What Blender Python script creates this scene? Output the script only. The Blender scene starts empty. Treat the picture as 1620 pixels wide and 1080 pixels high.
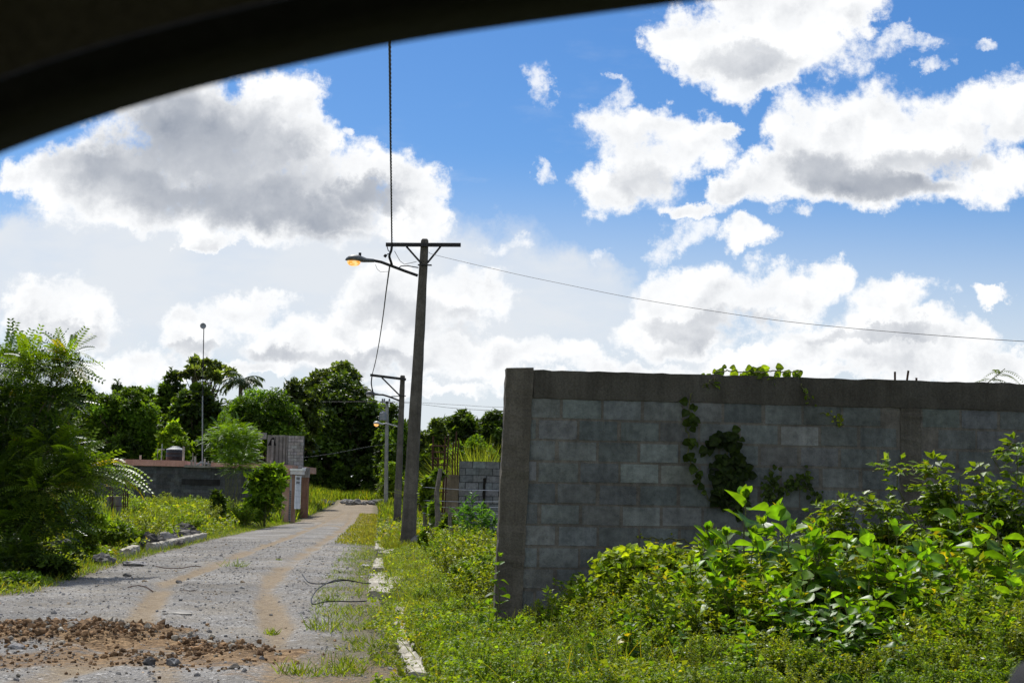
import bpy, math, random
import numpy as np
from mathutils import Matrix, Vector

rng = np.random.default_rng(7)
random.seed(7)
scn = bpy.context.scene
COL = scn.collection
R = math.radians

# ------------------------------------------------------------------ camera
F = 2413.0                       # focal length in pixels of the 1620 wide photograph
PITCH, ROLL = R(6.08), R(1.2)
CAM = np.array([0.0, 0.0, 1.3])
cam_d = bpy.data.cameras.new('camera')
cam = bpy.data.objects.new('camera', cam_d)
COL.objects.link(cam)
M = Matrix.Rotation(R(90) + PITCH, 4, 'X') @ Matrix.Rotation(ROLL, 4, 'Z')
cam.matrix_world = Matrix.Translation(CAM) @ M
cam_d.sensor_width = 36.0
cam_d.lens = 36.0 * F / 1620.0
cam_d.clip_start = 0.02
cam_d.clip_end = 6000
cam_d.dof.use_dof = True
cam_d.dof.focus_distance = 26
cam_d.dof.aperture_fstop = 19
scn.camera = cam
M3 = np.array(M.to_3x3())


def ray(px, py):
    d = M3 @ np.array([(px - 810) / F, -(py - 540) / F, -1.0])
    return d / d[1]


def at(px, py, d):
    return CAM + ray(px, py) * d


def proj(p):
    c = M3.T @ (np.asarray(p, float) - CAM)
    return 810 - F * c[0] / c[2], 540 + F * c[1] / c[2]


# ------------------------------------------------------------------ ground
YR = np.array([5, 11, 16, 20, 30, 47, 73, 100, 130, 160.])
XRv = np.array([-.15, -.72, -1.25, -1.75, -2.65, -4.1, -6.3, -8.6, -11.2, -13.9])
XLv = np.array([-16, -10.5, -7.3, -6.5, -7.75, -9.4, -11.4, -13.0, -14.7, -17.0])


def XR(y): return np.interp(y, YR, XRv)
def XL(y): return np.interp(y, YR, XLv)
def sst(a, b, x):
    t = np.clip((np.asarray(x, float) - a) / (b - a), 0, 1)
    return t * t * (3 - 2 * t)


def base_h(y):
    return 0.00036 * np.maximum(0, np.asarray(y, float) - 78) ** 2 * (np.asarray(y) < 400) + 0.0


def H(x, y):
    x = np.asarray(x, float); y = np.asarray(y, float)
    yy = np.minimum(y, 175)
    h = 0.00036 * np.maximum(0, yy - 78) ** 2
    hb = np.interp(y, [12, 25, 45, 75, 100], [.08, .22, .38, .62, .5])
    h = h + sst(-0.2, 3.2, XL(yy) - x) * hb
    h = h + sst(0.1, 1.4, x - XR(yy)) * 0.10
    h = h + 0.03 * np.sin(x * 1.7 + 1.3 * np.sin(y * .9)) * np.sin(y * 1.3 + x * .4) * (sst(0, 1, XL(yy) - x) + sst(.2, 1.5, x - XR(yy)))
    return h


def gpix(px, py):
    """where the line of sight through a pixel meets the terrain"""
    r = ray(px, py)
    lo, hi = 4.0, 175.0
    y = np.linspace(lo, hi, 4000)
    p = CAM[None] + r[None] * y[:, None]
    below = p[:, 2] < H(p[:, 0], y)
    i = int(np.argmax(below)) if below.any() else len(y) - 1
    x, yy = p[i, 0], y[i]
    return np.array([x, yy, float(H(x, yy))])


# ------------------------------------------------------------------ mesh builder
class MB:
    def __init__(s):
        s.v = []; s.c = []; s.f = []; s.n = 0; s.m = []

    def add(s, v, f, col=(.5, .5, .5), mi=0):
        v = np.asarray(v, float).reshape(-1, 3); f = np.asarray(f, int)
        c = np.asarray(col, float)
        if c.ndim == 1: c = np.repeat(c[None], len(v), 0)
        s.v.append(v); s.c.append(c); s.f.append(f + s.n); s.m.append(np.full(len(f), mi)); s.n += len(v)
        return s

    def box(s, lo, hi, col=(.5, .5, .5), mi=0, rot=None, org=None):
        lo = np.array(lo, float); hi = np.array(hi, float)
        v = np.array([[x, y, z] for z in (0, 1) for y in (0, 1) for x in (0, 1)], float) * (hi - lo) + lo
        if rot is not None:
            o = np.zeros(3) if org is None else np.array(org)
            v = (v - o) @ np.array(rot).T + o
        return s.add(v, [[0, 2, 3, 1], [4, 5, 7, 6], [0, 1, 5, 4], [2, 6, 7, 3], [0, 4, 6, 2], [1, 3, 7, 5]], col, mi)

    def beam(s, a, b, w, h, col=(.5, .5, .5), up=(0, 0, 1)):
        a = np.asarray(a, float); b = np.asarray(b, float)
        t = (b - a) / np.linalg.norm(b - a)
        u = np.cross(t, up); u /= np.linalg.norm(u); n = np.cross(u, t)
        q = [(-1, -1), (1, -1), (1, 1), (-1, 1)]
        v = [p + u * i * w / 2 + n * j * h / 2 for p in (a, b) for i, j in q]
        return s.add(v, [[0, 1, 2, 3], [7, 6, 5, 4], [0, 4, 5, 1], [1, 5, 6, 2], [2, 6, 7, 3], [3, 7, 4, 0]], col)

    def tube(s, pts, rad, n=6, col=(.5, .5, .5), caps=True, phase=0.0):
        P = np.asarray(pts, float); k = len(P)
        r = np.broadcast_to(np.asarray(rad, float), (k,))
        T = np.gradient(P, axis=0); T /= np.linalg.norm(T, axis=1)[:, None] + 1e-12
        ref = np.array([0, 0, 1.]) if abs(T[:, 2]).mean() < .8 else np.array([0, 1., 0])
        U = np.cross(T, ref); U /= np.linalg.norm(U, axis=1)[:, None] + 1e-12
        W = np.cross(T, U)
        a = np.linspace(0, 2 * math.pi, n, endpoint=False) + phase
        v = P[:, None] + r[:, None, None] * (np.cos(a)[None, :, None] * U[:, None] + np.sin(a)[None, :, None] * W[:, None])
        v = v.reshape(-1, 3)
        i = np.arange(k - 1)[:, None] * n; j = np.arange(n)[None]; j2 = (j + 1) % n
        f = np.stack([i + j, i + j2, i + n + j2, i + n + j], -1).reshape(-1, 4)
        c = np.asarray(col, float)
        if c.ndim == 2: c = np.repeat(c, n, 0)
        s.add(v, f, c)
        if caps:
            for b0, sg in ((0, 1), ((k - 1) * n, -1)):
                cen = P[0] if b0 == 0 else P[-1]
                vv = np.vstack([v[b0:b0 + n], cen[None]])
                ff = [[q, (q + 1) % n, n, n] for q in range(n)]
                ff = np.array([[q, (q + 1) % n, n] for q in range(n)])
                s.add(vv, ff, c[0] if c.ndim == 2 else c)
        return s

    def lathe(s, prof, n=20, cen=(0, 0, 0), col=(.5, .5, .5)):
        prof = np.asarray(prof, float); k = len(prof)
        a = np.linspace(0, 2 * math.pi, n, endpoint=False)
        v = np.stack([prof[:, None, 0] * np.cos(a), prof[:, None, 0] * np.sin(a), np.repeat(prof[:, 1:2], n, 1)], -1).reshape(-1, 3) + np.array(cen)
        i = np.arange(k - 1)[:, None] * n; j = np.arange(n)[None]; j2 = (j + 1) % n
        f = np.stack([i + j, i + j2, i + n + j2, i + n + j], -1).reshape(-1, 4)
        return s.add(v, f, col)

    def scatter(s, tpl, pos, ax, nrm, scale, col, mi=0):
        """copies of a template leaf: local x = side, y = along AX, z = NRM"""
        V, Fc = tpl[:2]
        pos = np.asarray(pos, float); N = len(pos)
        if N == 0: return s
        ax = ax / (np.linalg.norm(ax, axis=1)[:, None] + 1e-9)
        sd = np.cross(ax, nrm); sd /= np.linalg.norm(sd, axis=1)[:, None] + 1e-9
        nz = np.cross(sd, ax)
        sc = np.asarray(scale, float)
        if sc.ndim == 0: sc = np.full(N, sc)
        if sc.ndim == 1: sc = np.repeat(sc[:, None], 3, 1)
        L = V[None] * sc[:, None, :]
        W = pos[:, None] + L[..., 0:1] * sd[:, None] + L[..., 1:2] * ax[:, None] + L[..., 2:3] * nz[:, None]
        k = len(V)
        f = (np.asarray(Fc)[None] + (np.arange(N) * k)[:, None, None]).reshape(-1, np.asarray(Fc).shape[1])
        c = np.repeat(np.asarray(col, float), k, 0)
        if len(tpl) > 2: c = c * np.tile(tpl[2], N)[:, None]
        return s.add(W.reshape(-1, 3), f, c, mi)

    def build(s, name, mats, parent=None, off=(0, 0, 0), smooth=False):
        me = bpy.data.meshes.new(name)
        v = np.concatenate(s.v) - np.array(off, float); c = np.concatenate(s.c)
        tot = np.concatenate([np.full(len(f), f.shape[1]) for f in s.f])
        idx = np.concatenate([f.reshape(-1) for f in s.f])
        me.vertices.add(len(v)); me.vertices.foreach_set('co', v.reshape(-1).astype(np.float32))
        me.loops.add(len(idx)); me.loops.foreach_set('vertex_index', idx.astype(np.int32))
        me.polygons.add(len(tot))
        st = np.concatenate([[0], np.cumsum(tot)[:-1]])
        me.polygons.foreach_set('loop_start', st.astype(np.int32))
        me.polygons.foreach_set('loop_total', tot.astype(np.int32))
        mi = np.concatenate(s.m)
        if mi.any(): me.polygons.foreach_set('material_index', mi.astype(np.int32))
        me.polygons.foreach_set('use_smooth', np.full(len(tot), bool(smooth)))
        me.update(calc_edges=True)
        me.validate()
        a = me.color_attributes.new('Col', 'FLOAT_COLOR', 'POINT')
        if len(me.vertices) == len(c):
            a.data.foreach_set('color', np.hstack([c, np.ones((len(c), 1))]).reshape(-1).astype(np.float32))
        if not isinstance(mats, (list, tuple)): mats = [mats]
        for m in mats: me.materials.append(m)
        o = bpy.data.objects.new(name, me)
        COL.objects.link(o)
        if parent is not None: o.parent = parent
        return o


def tag(o, label=None, cat=None, group=None, kind=None):
    if label: o['label'] = label
    if cat: o['category'] = cat
    if group: o['group'] = group
    if kind: o['kind'] = kind
    return o


def thing(name, label, cat, loc=(0, 0, 0), group=None):
    o = bpy.data.objects.new(name, None)
    o.empty_display_size = .3
    COL.objects.link(o)
    o.location = loc
    return tag(o, label, cat, group)


def dup(root, loc, rotz, scale=1.0, label=None, group=None):
    r = root.copy(); COL.objects.link(r)
    r.location = loc; r.rotation_euler = (0, 0, rotz); r.scale = (scale,) * 3
    if label: r['label'] = label
    if group: r['group'] = group
    for ch in list(root.children):
        c = ch.copy(); COL.objects.link(c); c.parent = r
        for g in ch.children:
            d = g.copy(); COL.objects.link(d); d.parent = c
    return r


# ------------------------------------------------------------------ materials
def new_mat(name):
    m = bpy.data.materials.new(name); m.use_nodes = True
    nt = m.node_tree; nt.nodes.clear()
    out = nt.nodes.new('ShaderNodeOutputMaterial')
    return m, nt, out


class N:
    """short-hand for wiring nodes"""
    def __init__(s, nt): s.nt = nt
    def node(s, t, **k):
        n = s.nt.nodes.new(t)
        for a, b in k.items(): setattr(n, a, b)
        return n
    def put(s, sock, v):
        if isinstance(v, bpy.types.NodeSocket): s.nt.links.new(v, sock)
        elif v is not None:
            if hasattr(sock.default_value, '__len__') and not hasattr(v, '__len__'): v = (v,) * len(sock.default_value)
            if hasattr(sock.default_value, '__len__') and len(sock.default_value) == 4 and len(v) == 3: v = (*v, 1)
            sock.default_value = v
    def math(s, op, a, b=None, c=None, clamp=False):
        n = s.node('ShaderNodeMath', operation=op, use_clamp=clamp)
        for i, x in enumerate((a, b, c)):
            if x is not None: s.put(n.inputs[i], x)
        return n.outputs[0]
    def vec(s, op, a, b=None):
        n = s.node('ShaderNodeVectorMath', operation=op)
        s.put(n.inputs[0], a)
        if b is not None: s.put(n.inputs[1], b)
        return n.outputs['Value'] if op in ('DOT_PRODUCT', 'LENGTH', 'DISTANCE') else n.outputs[0]
    def mix(s, f, a, b, mode='MIX'):
        n = s.node('ShaderNodeMix', data_type='RGBA', blend_type=mode)
        s.put(n.inputs[0], f); s.put(n.inputs[6], a); s.put(n.inputs[7], b)
        return n.outputs[2]
    def noise(s, vec, scale, detail=4, rough=.55, out=0, dist=0.0, dims='3D'):
        n = s.node('ShaderNodeTexNoise', noise_dimensions=dims)
        s.put(n.inputs['Vector'], vec)
        n.inputs['Scale'].default_value = scale; n.inputs['Detail'].default_value = detail
        n.inputs['Roughness'].default_value = rough; n.inputs['Distortion'].default_value = dist
        return n.outputs[out]
    def voro(s, vec, scale, out='Distance', feature='F1', dims='3D'):
        n = s.node('ShaderNodeTexVoronoi', feature=feature, voronoi_dimensions=dims)
        s.put(n.inputs['Vector'], vec); n.inputs['Scale'].default_value = scale
        return n.outputs[out]
    def ramp(s, f, lo, hi, a=0.0, b=1.0, smooth=True):
        n = s.node('ShaderNodeMapRange', interpolation_type='SMOOTHSTEP' if smooth else 'LINEAR')
        s.put(n.inputs[0], f)
        for i, x in zip((1, 2, 3, 4), (lo, hi, a, b)): s.put(n.inputs[i], x)
        return n.outputs[0]
    def attr(s, name='Col'):
        return s.node('ShaderNodeAttribute', attribute_name=name).outputs['Color']
    def pos(s):
        return s.node('ShaderNodeNewGeometry').outputs['Position']
    def obj(s):
        return s.node('ShaderNodeTexCoord').outputs['Object']
    def bump(s, h, dist=.01, strength=1.0):
        n = s.node('ShaderNodeBump'); s.put(n.inputs['Height'], h)
        n.inputs['Distance'].default_value = dist; n.inputs['Strength'].default_value = strength
        return n.outputs[0]
    def bsdf(s, col, rough=.8, normal=None, metal=0.0, spec=.3):
        n = s.node('ShaderNodeBsdfPrincipled')
        s.put(n.inputs['Base Color'], col); s.put(n.inputs['Roughness'], rough)
        n.inputs['Metallic'].default_value = metal
        n.inputs['Specular IOR Level'].default_value = spec
        if normal is not None: s.put(n.inputs['Normal'], normal)
        return n.outputs[0]


def leaf_mat(name, trans=.54, gloss=.25, rough=.45, tint=(1.75, 1.65, .40), gmax=.07):
    m, nt, out = new_mat(name); k = N(nt)
    c = k.attr()
    nz = k.noise(k.pos(), 9.0, 2)
    c = k.mix(1.0, c, k.ramp(nz, .3, .7, .75, 1.2), 'MULTIPLY')
    d = k.node('ShaderNodeBsdfDiffuse'); k.put(d.inputs[0], c)
    t = k.node('ShaderNodeBsdfTranslucent'); k.put(t.inputs[0], k.mix(1.0, c, tint, 'MULTIPLY'))
    g = k.node('ShaderNodeBsdfGlossy'); g.inputs['Roughness'].default_value = rough
    g.inputs[0].default_value = (.95, .97, 1, 1)
    a = k.node('ShaderNodeMixShader'); a.inputs[0].default_value = trans
    nt.links.new(d.outputs[0], a.inputs[1]); nt.links.new(t.outputs[0], a.inputs[2])
    fr_ = k.node('ShaderNodeFresnel'); fr_.inputs[0].default_value = 1.36
    b = k.node('ShaderNodeMixShader')
    k.put(b.inputs[0], k.math('MINIMUM', k.math('MULTIPLY', fr_.outputs[0], gloss), gmax))
    nt.links.new(a.outputs[0], b.inputs[1]); nt.links.new(g.outputs[0], b.inputs[2])
    nt.links.new(b.outputs[0], out.inputs[0])
    return m


def rough_mat(name, c1, c2, scale=6, rough=.85, bump=.006, bscale=40, use_attr=False, spec=.2, metal=0.0, streak=0.0):
    m, nt, out = new_mat(name); k = N(nt)
    p = k.obj()
    n1 = k.noise(p, scale, 6, .6); n2 = k.noise(p, bscale, 4, .65)
    c = k.mix(k.ramp(n1, .32, .68), c1, c2)
    if use_attr: c = k.mix(1.0, c, k.attr(), 'MULTIPLY')
    c = k.mix(1.0, c, k.ramp(n2, .25, .75, .72, 1.2), 'MULTIPLY')
    if streak:
        sv = k.vec('MULTIPLY', p, (7.0, 7.0, .5))
        c = k.mix(1.0, c, k.ramp(k.noise(sv, 1.0, 5, .65), .35, .65, 1 - streak, 1.0), 'MULTIPLY')
    b = k.bsdf(c, rough, k.bump(n2, bump), metal, spec)
    nt.links.new(b, out.inputs[0])
    return m


MAT = {}
MAT['leaf'] = leaf_mat('leaf')
MAT['leaf_gloss'] = leaf_mat('leaf_glossy', .54, .5, .40, gmax=.085)
MAT['leaf_dull'] = leaf_mat('leaf_dull', .5, .2, .5)
MAT['bark'] = rough_mat('bark', (.10, .075, .05), (.20, .165, .12), 5, .9, .02, 25)
MAT['stem'] = rough_mat('stem', (.09, .11, .03), (.14, .13, .06), 12, .7, .002, 60)
MAT['conc'] = rough_mat('concrete', (.17, .155, .13), (.25, .235, .205), 2.2, .9, .004, 55, True, .15, 0, .28)
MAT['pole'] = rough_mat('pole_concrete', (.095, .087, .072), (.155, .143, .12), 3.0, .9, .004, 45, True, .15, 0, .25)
MAT['steel_dark'] = rough_mat('dark_steel', (.022, .023, .025), (.05, .047, .045), 8, .6, .001, 60, False, .3, .3)
MAT['steel_grey'] = rough_mat('grey_steel', (.22, .235, .25), (.32, .33, .34), 8, .45, .001, 60, False, .5, .4)
MAT['rust'] = rough_mat('rusty_rebar', (.05, .026, .018), (.10, .05, .03), 20, .9, .002, 120)
MAT['cable'] = rough_mat('black_cable', (.010, .010, .011), (.02, .02, .021), 10, .5, .001, 90)
MAT['rock'] = rough_mat('rock', (.16, .155, .15), (.33, .32, .30), 5, .9, .012, 30, True)
MAT['kerb'] = rough_mat('painted_kerb', (.62, .60, .55), (.34, .32, .27), 4.5, .9, .006, 50, True)
# ------------------------------------------------------------------ daylight
SUN_AZ, SUN_EL = R(-24), R(56)        # azimuth from +Y towards +X
sd = bpy.data.lights.new('sun', 'SUN'); sd.energy = 5.0; sd.angle = R(.5); sd.color = (1, .955, .87)
sun = bpy.data.objects.new('sun', sd); COL.objects.link(sun)
sv = Vector((math.sin(SUN_AZ) * math.cos(SUN_EL), math.cos(SUN_AZ) * math.cos(SUN_EL), math.sin(SUN_EL)))
sun.rotation_euler = (-sv).to_track_quat('-Z', 'Y').to_euler()
sun.location = (0, 0, 30)

world = bpy.data.worlds.new('World'); scn.world = world; world.use_nodes = True
wt = world.node_tree; wt.nodes.clear(); k = N(wt)
wout = k.node('ShaderNodeOutputWorld'); bg = k.node('ShaderNodeBackground')
wt.links.new(bg.outputs[0], wout.inputs[0])
BGS = 0.10
bg.inputs[1].default_value = BGS
sky = k.node('ShaderNodeTexSky', sky_type='NISHITA')
sky.sun_disc = False; sky.sun_elevation = SUN_EL; sky.sun_rotation = SUN_AZ
sky.altitude = 50; sky.air_density = 1.0; sky.dust_density = .6; sky.ozone_density = 2.0

gen = k.node('ShaderNodeTexCoord').outputs['Generated']
sep = k.node('ShaderNodeSeparateXYZ'); wt.links.new(gen, sep.inputs[0])
X, Y, Z = sep.outputs
front = k.ramp(Y, .05, .30)
yc = k.math('MAXIMUM', Y, .12)
U = k.math('DIVIDE', X, yc); V = k.math('DIVIDE', Z, yc)
cmb = k.node('ShaderNodeCombineXYZ'); wt.links.new(U, cmb.inputs[0]); wt.links.new(V, cmb.inputs[1])
UV = cmb.outputs[0]
# domain warp: slow drift plus ragged edge
w1 = k.vec('SUBTRACT', k.noise(UV, 7.0, 3, .55, out=1, dims='2D'), (.5, .5, .5))
w2 = k.vec('SUBTRACT', k.noise(UV, 24.0, 6, .66, out=1, dims='2D'), (.5, .5, .5))
P = k.vec('ADD', UV, k.vec('MULTIPLY', w1, (.060, .045, 0)))
P = k.vec('ADD', P, k.vec('MULTIPLY', w2, (.045, .036, 0)))


def uvpx(px, py):
    r = ray(px, py); return r[0], r[2]


def field(blobs):
    """max over soft ellipses of weight*(1 - r^2)"""
    acc = None
    for b in blobs:
        cx, cy, rx, ry = b[:4]; ang = b[4] if len(b) > 4 else 0
        u, v = uvpx(cx, cy)
        q = k.vec('SUBTRACT', P, (u, v, 0))
        if ang:
            n = k.node('ShaderNodeVectorRotate', rotation_type='Z_AXIS'); k.put(n.inputs['Vector'], q)
            n.inputs['Angle'].default_value = R(ang); q = n.outputs[0]
        q = k.vec('MULTIPLY', q, (F / rx, F / ry, 0))
        d = k.vec('DOT_PRODUCT', q, q)
        acc = d if acc is None else k.math('SMOOTH_MIN', acc, d, .25)
    return k.math('SUBTRACT', 1.0, k.math('MINIMUM', acc, 4.0))


CL = [ # great cloud over the road
      (300, 180, 160, 70), (400, 330, 190, 60), (240, 330, 170, 50),
      (190, 300, 150, 80), (330, 230, 190, 110), (440, 160, 75, 75), (470, 215, 70, 60), (540, 290, 110, 70), (630, 320, 85, 75), (460, 345, 230, 60),
      (95, 285, 80, 60), (20, 270, 45, 35),
      (350, 395, 60, 14),
      # low cumulus bank
      (90, 495, 110, 48), (20, 510, 60, 40), (385, 505, 75, 38), (330, 540, 75, 40), (480, 560, 90, 45), (200, 575, 130, 34),
      (640, 480, 105, 68), (735, 475, 75, 55), (570, 540, 110, 52), (700, 560, 150, 40), (850, 560, 120, 32), (1000, 575, 130, 22),
      # upper middle
      (1120, 75, 120, 60, 20), (1230, 40, 150, 70, 15), (1060, 70, 55, 45), (1350, 15, 75, 38), (1215, 115, 90, 40), (1290, 0, 100, 60),
      (985, 240, 105, 80, 40), (930, 300, 70, 52), (1062, 205, 105, 54, 10), (1000, 185, 70, 45), (1140, 190, 48, 18), (1030, 240, 75, 50),
      # heavy one by the frame's edge
      (1318, 222, 88, 84, 25), (1395, 218, 125, 98), (1495, 220, 120, 84), (1600, 168, 95, 86), (1270, 285, 125, 52), (1420, 300, 210, 42), (1590, 270, 95, 52),
      (1150, 300, 52, 32), (1085, 330, 62, 17), (1165, 375, 52, 30),
      # low bank over the block wall
      (1115, 470, 105, 58), (1215, 480, 95, 46), (1060, 520, 105, 34), (1295, 455, 45, 34), (1400, 500, 95, 48), (1350, 545, 120, 36), (1490, 545, 110, 34), (1195, 572, 85, 34),
      (1585, 486, 42, 19), (1575, 575, 120, 28), (1450, 585, 140, 30), (880, 600, 90, 16), (700, 612, 110, 16), (1290, 590, 90, 16), (420, 600, 80, 14), (1100, 590, 60, 14)]
WISP = [(930, 114, 13, 10), (1425, 62, 50, 14), (800, 392, 34, 14), (965, 262, 16, 22), (1255, 640, 40, 10), (1430, 330, 40, 14), (1255, 345, 30, 12), (850, 137, 24, 40), (944, 142, 20, 30), (838, 278, 14, 24), (915, 400, 30, 17), (1045, 388, 30, 34, 20), (1540, 57, 28, 11), (1470, 90, 18, 12), (1385, 70, 60, 20),
        (1090, 365, 40, 22), (540, 215, 16, 10)]
FINE = k.noise(UV, 40.0, 8, .68, dims='2D')
MID = k.noise(UV, 15.0, 8, .60, dims='2D')
PUFF = k.voro(k.vec('ADD', UV, k.vec('MULTIPLY', w2, (.03, .03, 0))), 30.0, feature='SMOOTH_F1', dims='2D')
dens = field(CL)
D0 = k.math('ADD', k.math('MULTIPLY_ADD', k.math('SUBTRACT', FINE, .5), 1.7, dens), k.math('MULTIPLY', k.math('SUBTRACT', MID, .5), 1.7))
D0 = k.math('ADD', D0, k.math('MULTIPLY', k.math('SUBTRACT', .42, PUFF), .45))
alpha = k.ramp(D0, -.2, .58)
wd = k.math('MULTIPLY_ADD', k.math('SUBTRACT', FINE, .5), 4.5, field(WISP))
walpha = k.math('MULTIPLY', k.ramp(wd, -.2, 1.5), .85)
alpha = k.math('MAXIMUM', alpha, walpha)
# relief: compare the billow noise with itself a little nearer the sun
off = k.vec('ADD', UV, (-.004, .009, 0))
MID2 = k.noise(off, 15.0, 8, .60, dims='2D')
PUFF2 = k.voro(k.vec('ADD', off, k.vec('MULTIPLY', w2, (.03, .03, 0))), 30.0, feature='SMOOTH_F1', dims='2D')
rel = k.math('ADD', k.math('MULTIPLY', k.math('SUBTRACT', MID, MID2), 1.6), k.math('MULTIPLY', k.math('SUBTRACT', PUFF2, PUFF), 1.0))
# grey undersides
DK = [(270, 255, 170, 95), (355, 235, 130, 95), (380, 300, 130, 60), (330, 310, 190, 55), (440, 345, 130, 38), (530, 385, 90, 17), (410, 260, 80, 60), (260, 190, 120, 60)]
DKM = [(1370, 285, 85, 34), (1430, 300, 90, 24), (1320, 270, 60, 40), (560, 315, 80, 25)]
DKL = [(650, 505, 80, 26), (1100, 505, 70, 15), (1180, 520, 90, 18), (600, 575, 90, 14), (95, 520, 70, 16), (430, 575, 90, 14), (1400, 540, 90, 12), (1000, 290, 60, 34), (1200, 90, 90, 26), (760, 520, 60, 18), (330, 560, 60, 12), (1500, 260, 90, 22)]
mod = k.ramp(k.noise(UV, 11.0, 4, .5, dims='2D'), .3, .68, .88, 1.04)
dk = k.math('MULTIPLY', k.ramp(field(DK), -.7, .9), .66)
dk = k.math('MAXIMUM', dk, k.math('MULTIPLY', k.ramp(field(DKM), -.8, .9), .72))
dk = k.math('MAXIMUM', dk, k.math('MULTIPLY', k.ramp(field(DKL), -.9, .8), .42))
dk = k.math('MULTIPLY', dk, mod)
thin = k.ramp(k.math('MULTIPLY_ADD', k.math('SUBTRACT', MID, .5), 1.2, dens), -.05, .75)          # the rim of a cloud stays bright
shade = k.math('ADD', k.math('MULTIPLY', dk, thin), k.math('MULTIPLY', k.math('ADD', k.math('MULTIPLY', rel, k.math('MULTIPLY_ADD', dk, .7, -.85)), .12), k.ramp(D0, .2, 1.2)))
shade = k.math('ADD', shade, k.math('MULTIPLY', k.ramp(FINE, .62, .3), .06), None, True)
ccol = k.mix(shade, (1.03, 1.04, 1.05), (.285, .325, .40))
# thin high sheet low in the west and haze at the skyline
SH = [(300, 450, 460, 110), (560, 480, 330, 140), (800, 510, 260, 110), (100, 420, 260, 80), (1000, 540, 160, 60)]
sheet = k.math('MULTIPLY', k.ramp(field(SH), -.9, .35), k.ramp(k.noise(k.vec('MULTIPLY', UV, (1, 2.6, 1)), 9.0, 5, .55, dims='2D'), .25, .62, .80, .97))
cir = k.math('MULTIPLY', k.ramp(k.noise(k.vec('MULTIPLY', UV, (1, 3.0, 1)), 8.0, 7, .62, dims='2D'), .56, .80), .30)
haze = k.ramp(V, .05, .24, .85, 0.0)
sheet = k.math('MAXIMUM', sheet, k.math('MAXIMUM', haze, k.math('MULTIPLY', cir, k.ramp(V, .05, .35, 1, .2))))
# clear sky
hs = k.node('ShaderNodeHueSaturation'); wt.links.new(sky.outputs[0], hs.inputs['Color'])
hs.inputs['Saturation'].default_value = 1.40; hs.inputs['Value'].default_value = .92
base = k.mix(1.0, hs.outputs[0], (.92, 1.0, 1.16), 'MULTIPLY')
c1 = k.mix(sheet, base, tuple(x / BGS for x in (.79, .83, .88)))
cc = k.vec('SCALE', ccol, None); cc.node.inputs['Scale'].default_value = 1 / BGS
fr = k.mix(alpha, c1, cc)
# sky behind the photographer: unseen clouds, made brighter to light the wall
zc = k.math('ADD', k.math('ABSOLUTE', Z), .18)
c2 = k.node('ShaderNodeCombineXYZ'); k.put(c2.inputs[0], k.math('DIVIDE', X, zc)); k.put(c2.inputs[1], k.math('DIVIDE', Y, zc))
bn = k.noise(c2.outputs[0], 1.4, 5, .58, dims='2D')
bk = k.mix(k.ramp(bn, .43, .56), base, k.mix(k.ramp(bn, .6, .85), tuple(x / BGS for x in (.88, .88, .87)), tuple(x / BGS for x in (.56, .57, .58))))
fin = k.mix(front, bk, fr)
wt.links.new(fin, bg.inputs[0])
try:
    world.cycles.sampling_method = 'MANUAL'; world.cycles.sample_map_resolution = 512
except Exception:
    pass

scn.view_settings.view_transform = 'Standard'; scn.view_settings.look = 'None'
scn.view_settings.exposure = 0; scn.view_settings.gamma = 1
scn.render.engine = 'CYCLES'
cy = scn.cycles
cy.max_bounces = 7; cy.diffuse_bounces = 3; cy.glossy_bounces = 2; cy.transmission_bounces = 5; cy.transparent_max_bounces = 4
cy.use_denoising = True; cy.use_adaptive_sampling = True; cy.adaptive_threshold = .015
cy.sample_clamp_indirect = 6
# ------------------------------------------------------------------ terrain
def grid_sheet(xs_of, ys, hfun, ncol):
    ys = np.asarray(ys); X = np.stack([xs_of(y) for y in ys]); Yg = np.repeat(ys[:, None], ncol, 1)
    Zg = hfun(X, Yg)
    v = np.stack([X, Yg, Zg], -1).reshape(-1, 3)
    nr = len(ys)
    i = np.arange(nr - 1)[:, None] * ncol + np.arange(ncol - 1)[None]
    f = np.stack([i, i + 1, i + ncol + 1, i + ncol], -1).reshape(-1, 4)
    return v, f


m, nt, out = new_mat('soil_ground'); k = N(nt); p = k.pos()
n1 = k.noise(p, .6, 6, .6); n2 = k.noise(p, 7, 6, .65); n3 = k.noise(p, 60, 3, .6)
c = k.mix(k.ramp(n1, .35, .65), (.055, .075, .018), (.10, .085, .042))
c = k.mix(k.ramp(n2, .45, .7), c, (.045, .065, .014))
c = k.mix(1.0, c, k.ramp(n3, .3, .7, .7, 1.25), 'MULTIPLY')
nt.links.new(k.bsdf(c, .95, k.bump(k.math('ADD', n2, k.math('MULTIPLY', n3, .4)), .05), 0, .1), out.inputs[0])
MAT['ground'] = m

mb = MB()
ys = np.concatenate([np.linspace(-60, 4, 9), np.linspace(6, 60, 110), np.linspace(61, 175, 90), np.geomspace(180, 5000, 16)])
xs = np.concatenate([-np.geomspace(4000, 40, 14), np.linspace(-36, 20, 180), np.geomspace(23, 4000, 14)])
v, f = grid_sheet(lambda y: xs, ys, lambda x, y: H(x, y) - 0.012 - .13 * sst(0.05, .5, x - XL(y)) * sst(.05, .5, XR(y) - x) * (y < 141), len(xs))
mb.add(v, f)
tag(mb.build('ground', MAT['ground'], smooth=True), kind='structure')

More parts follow.
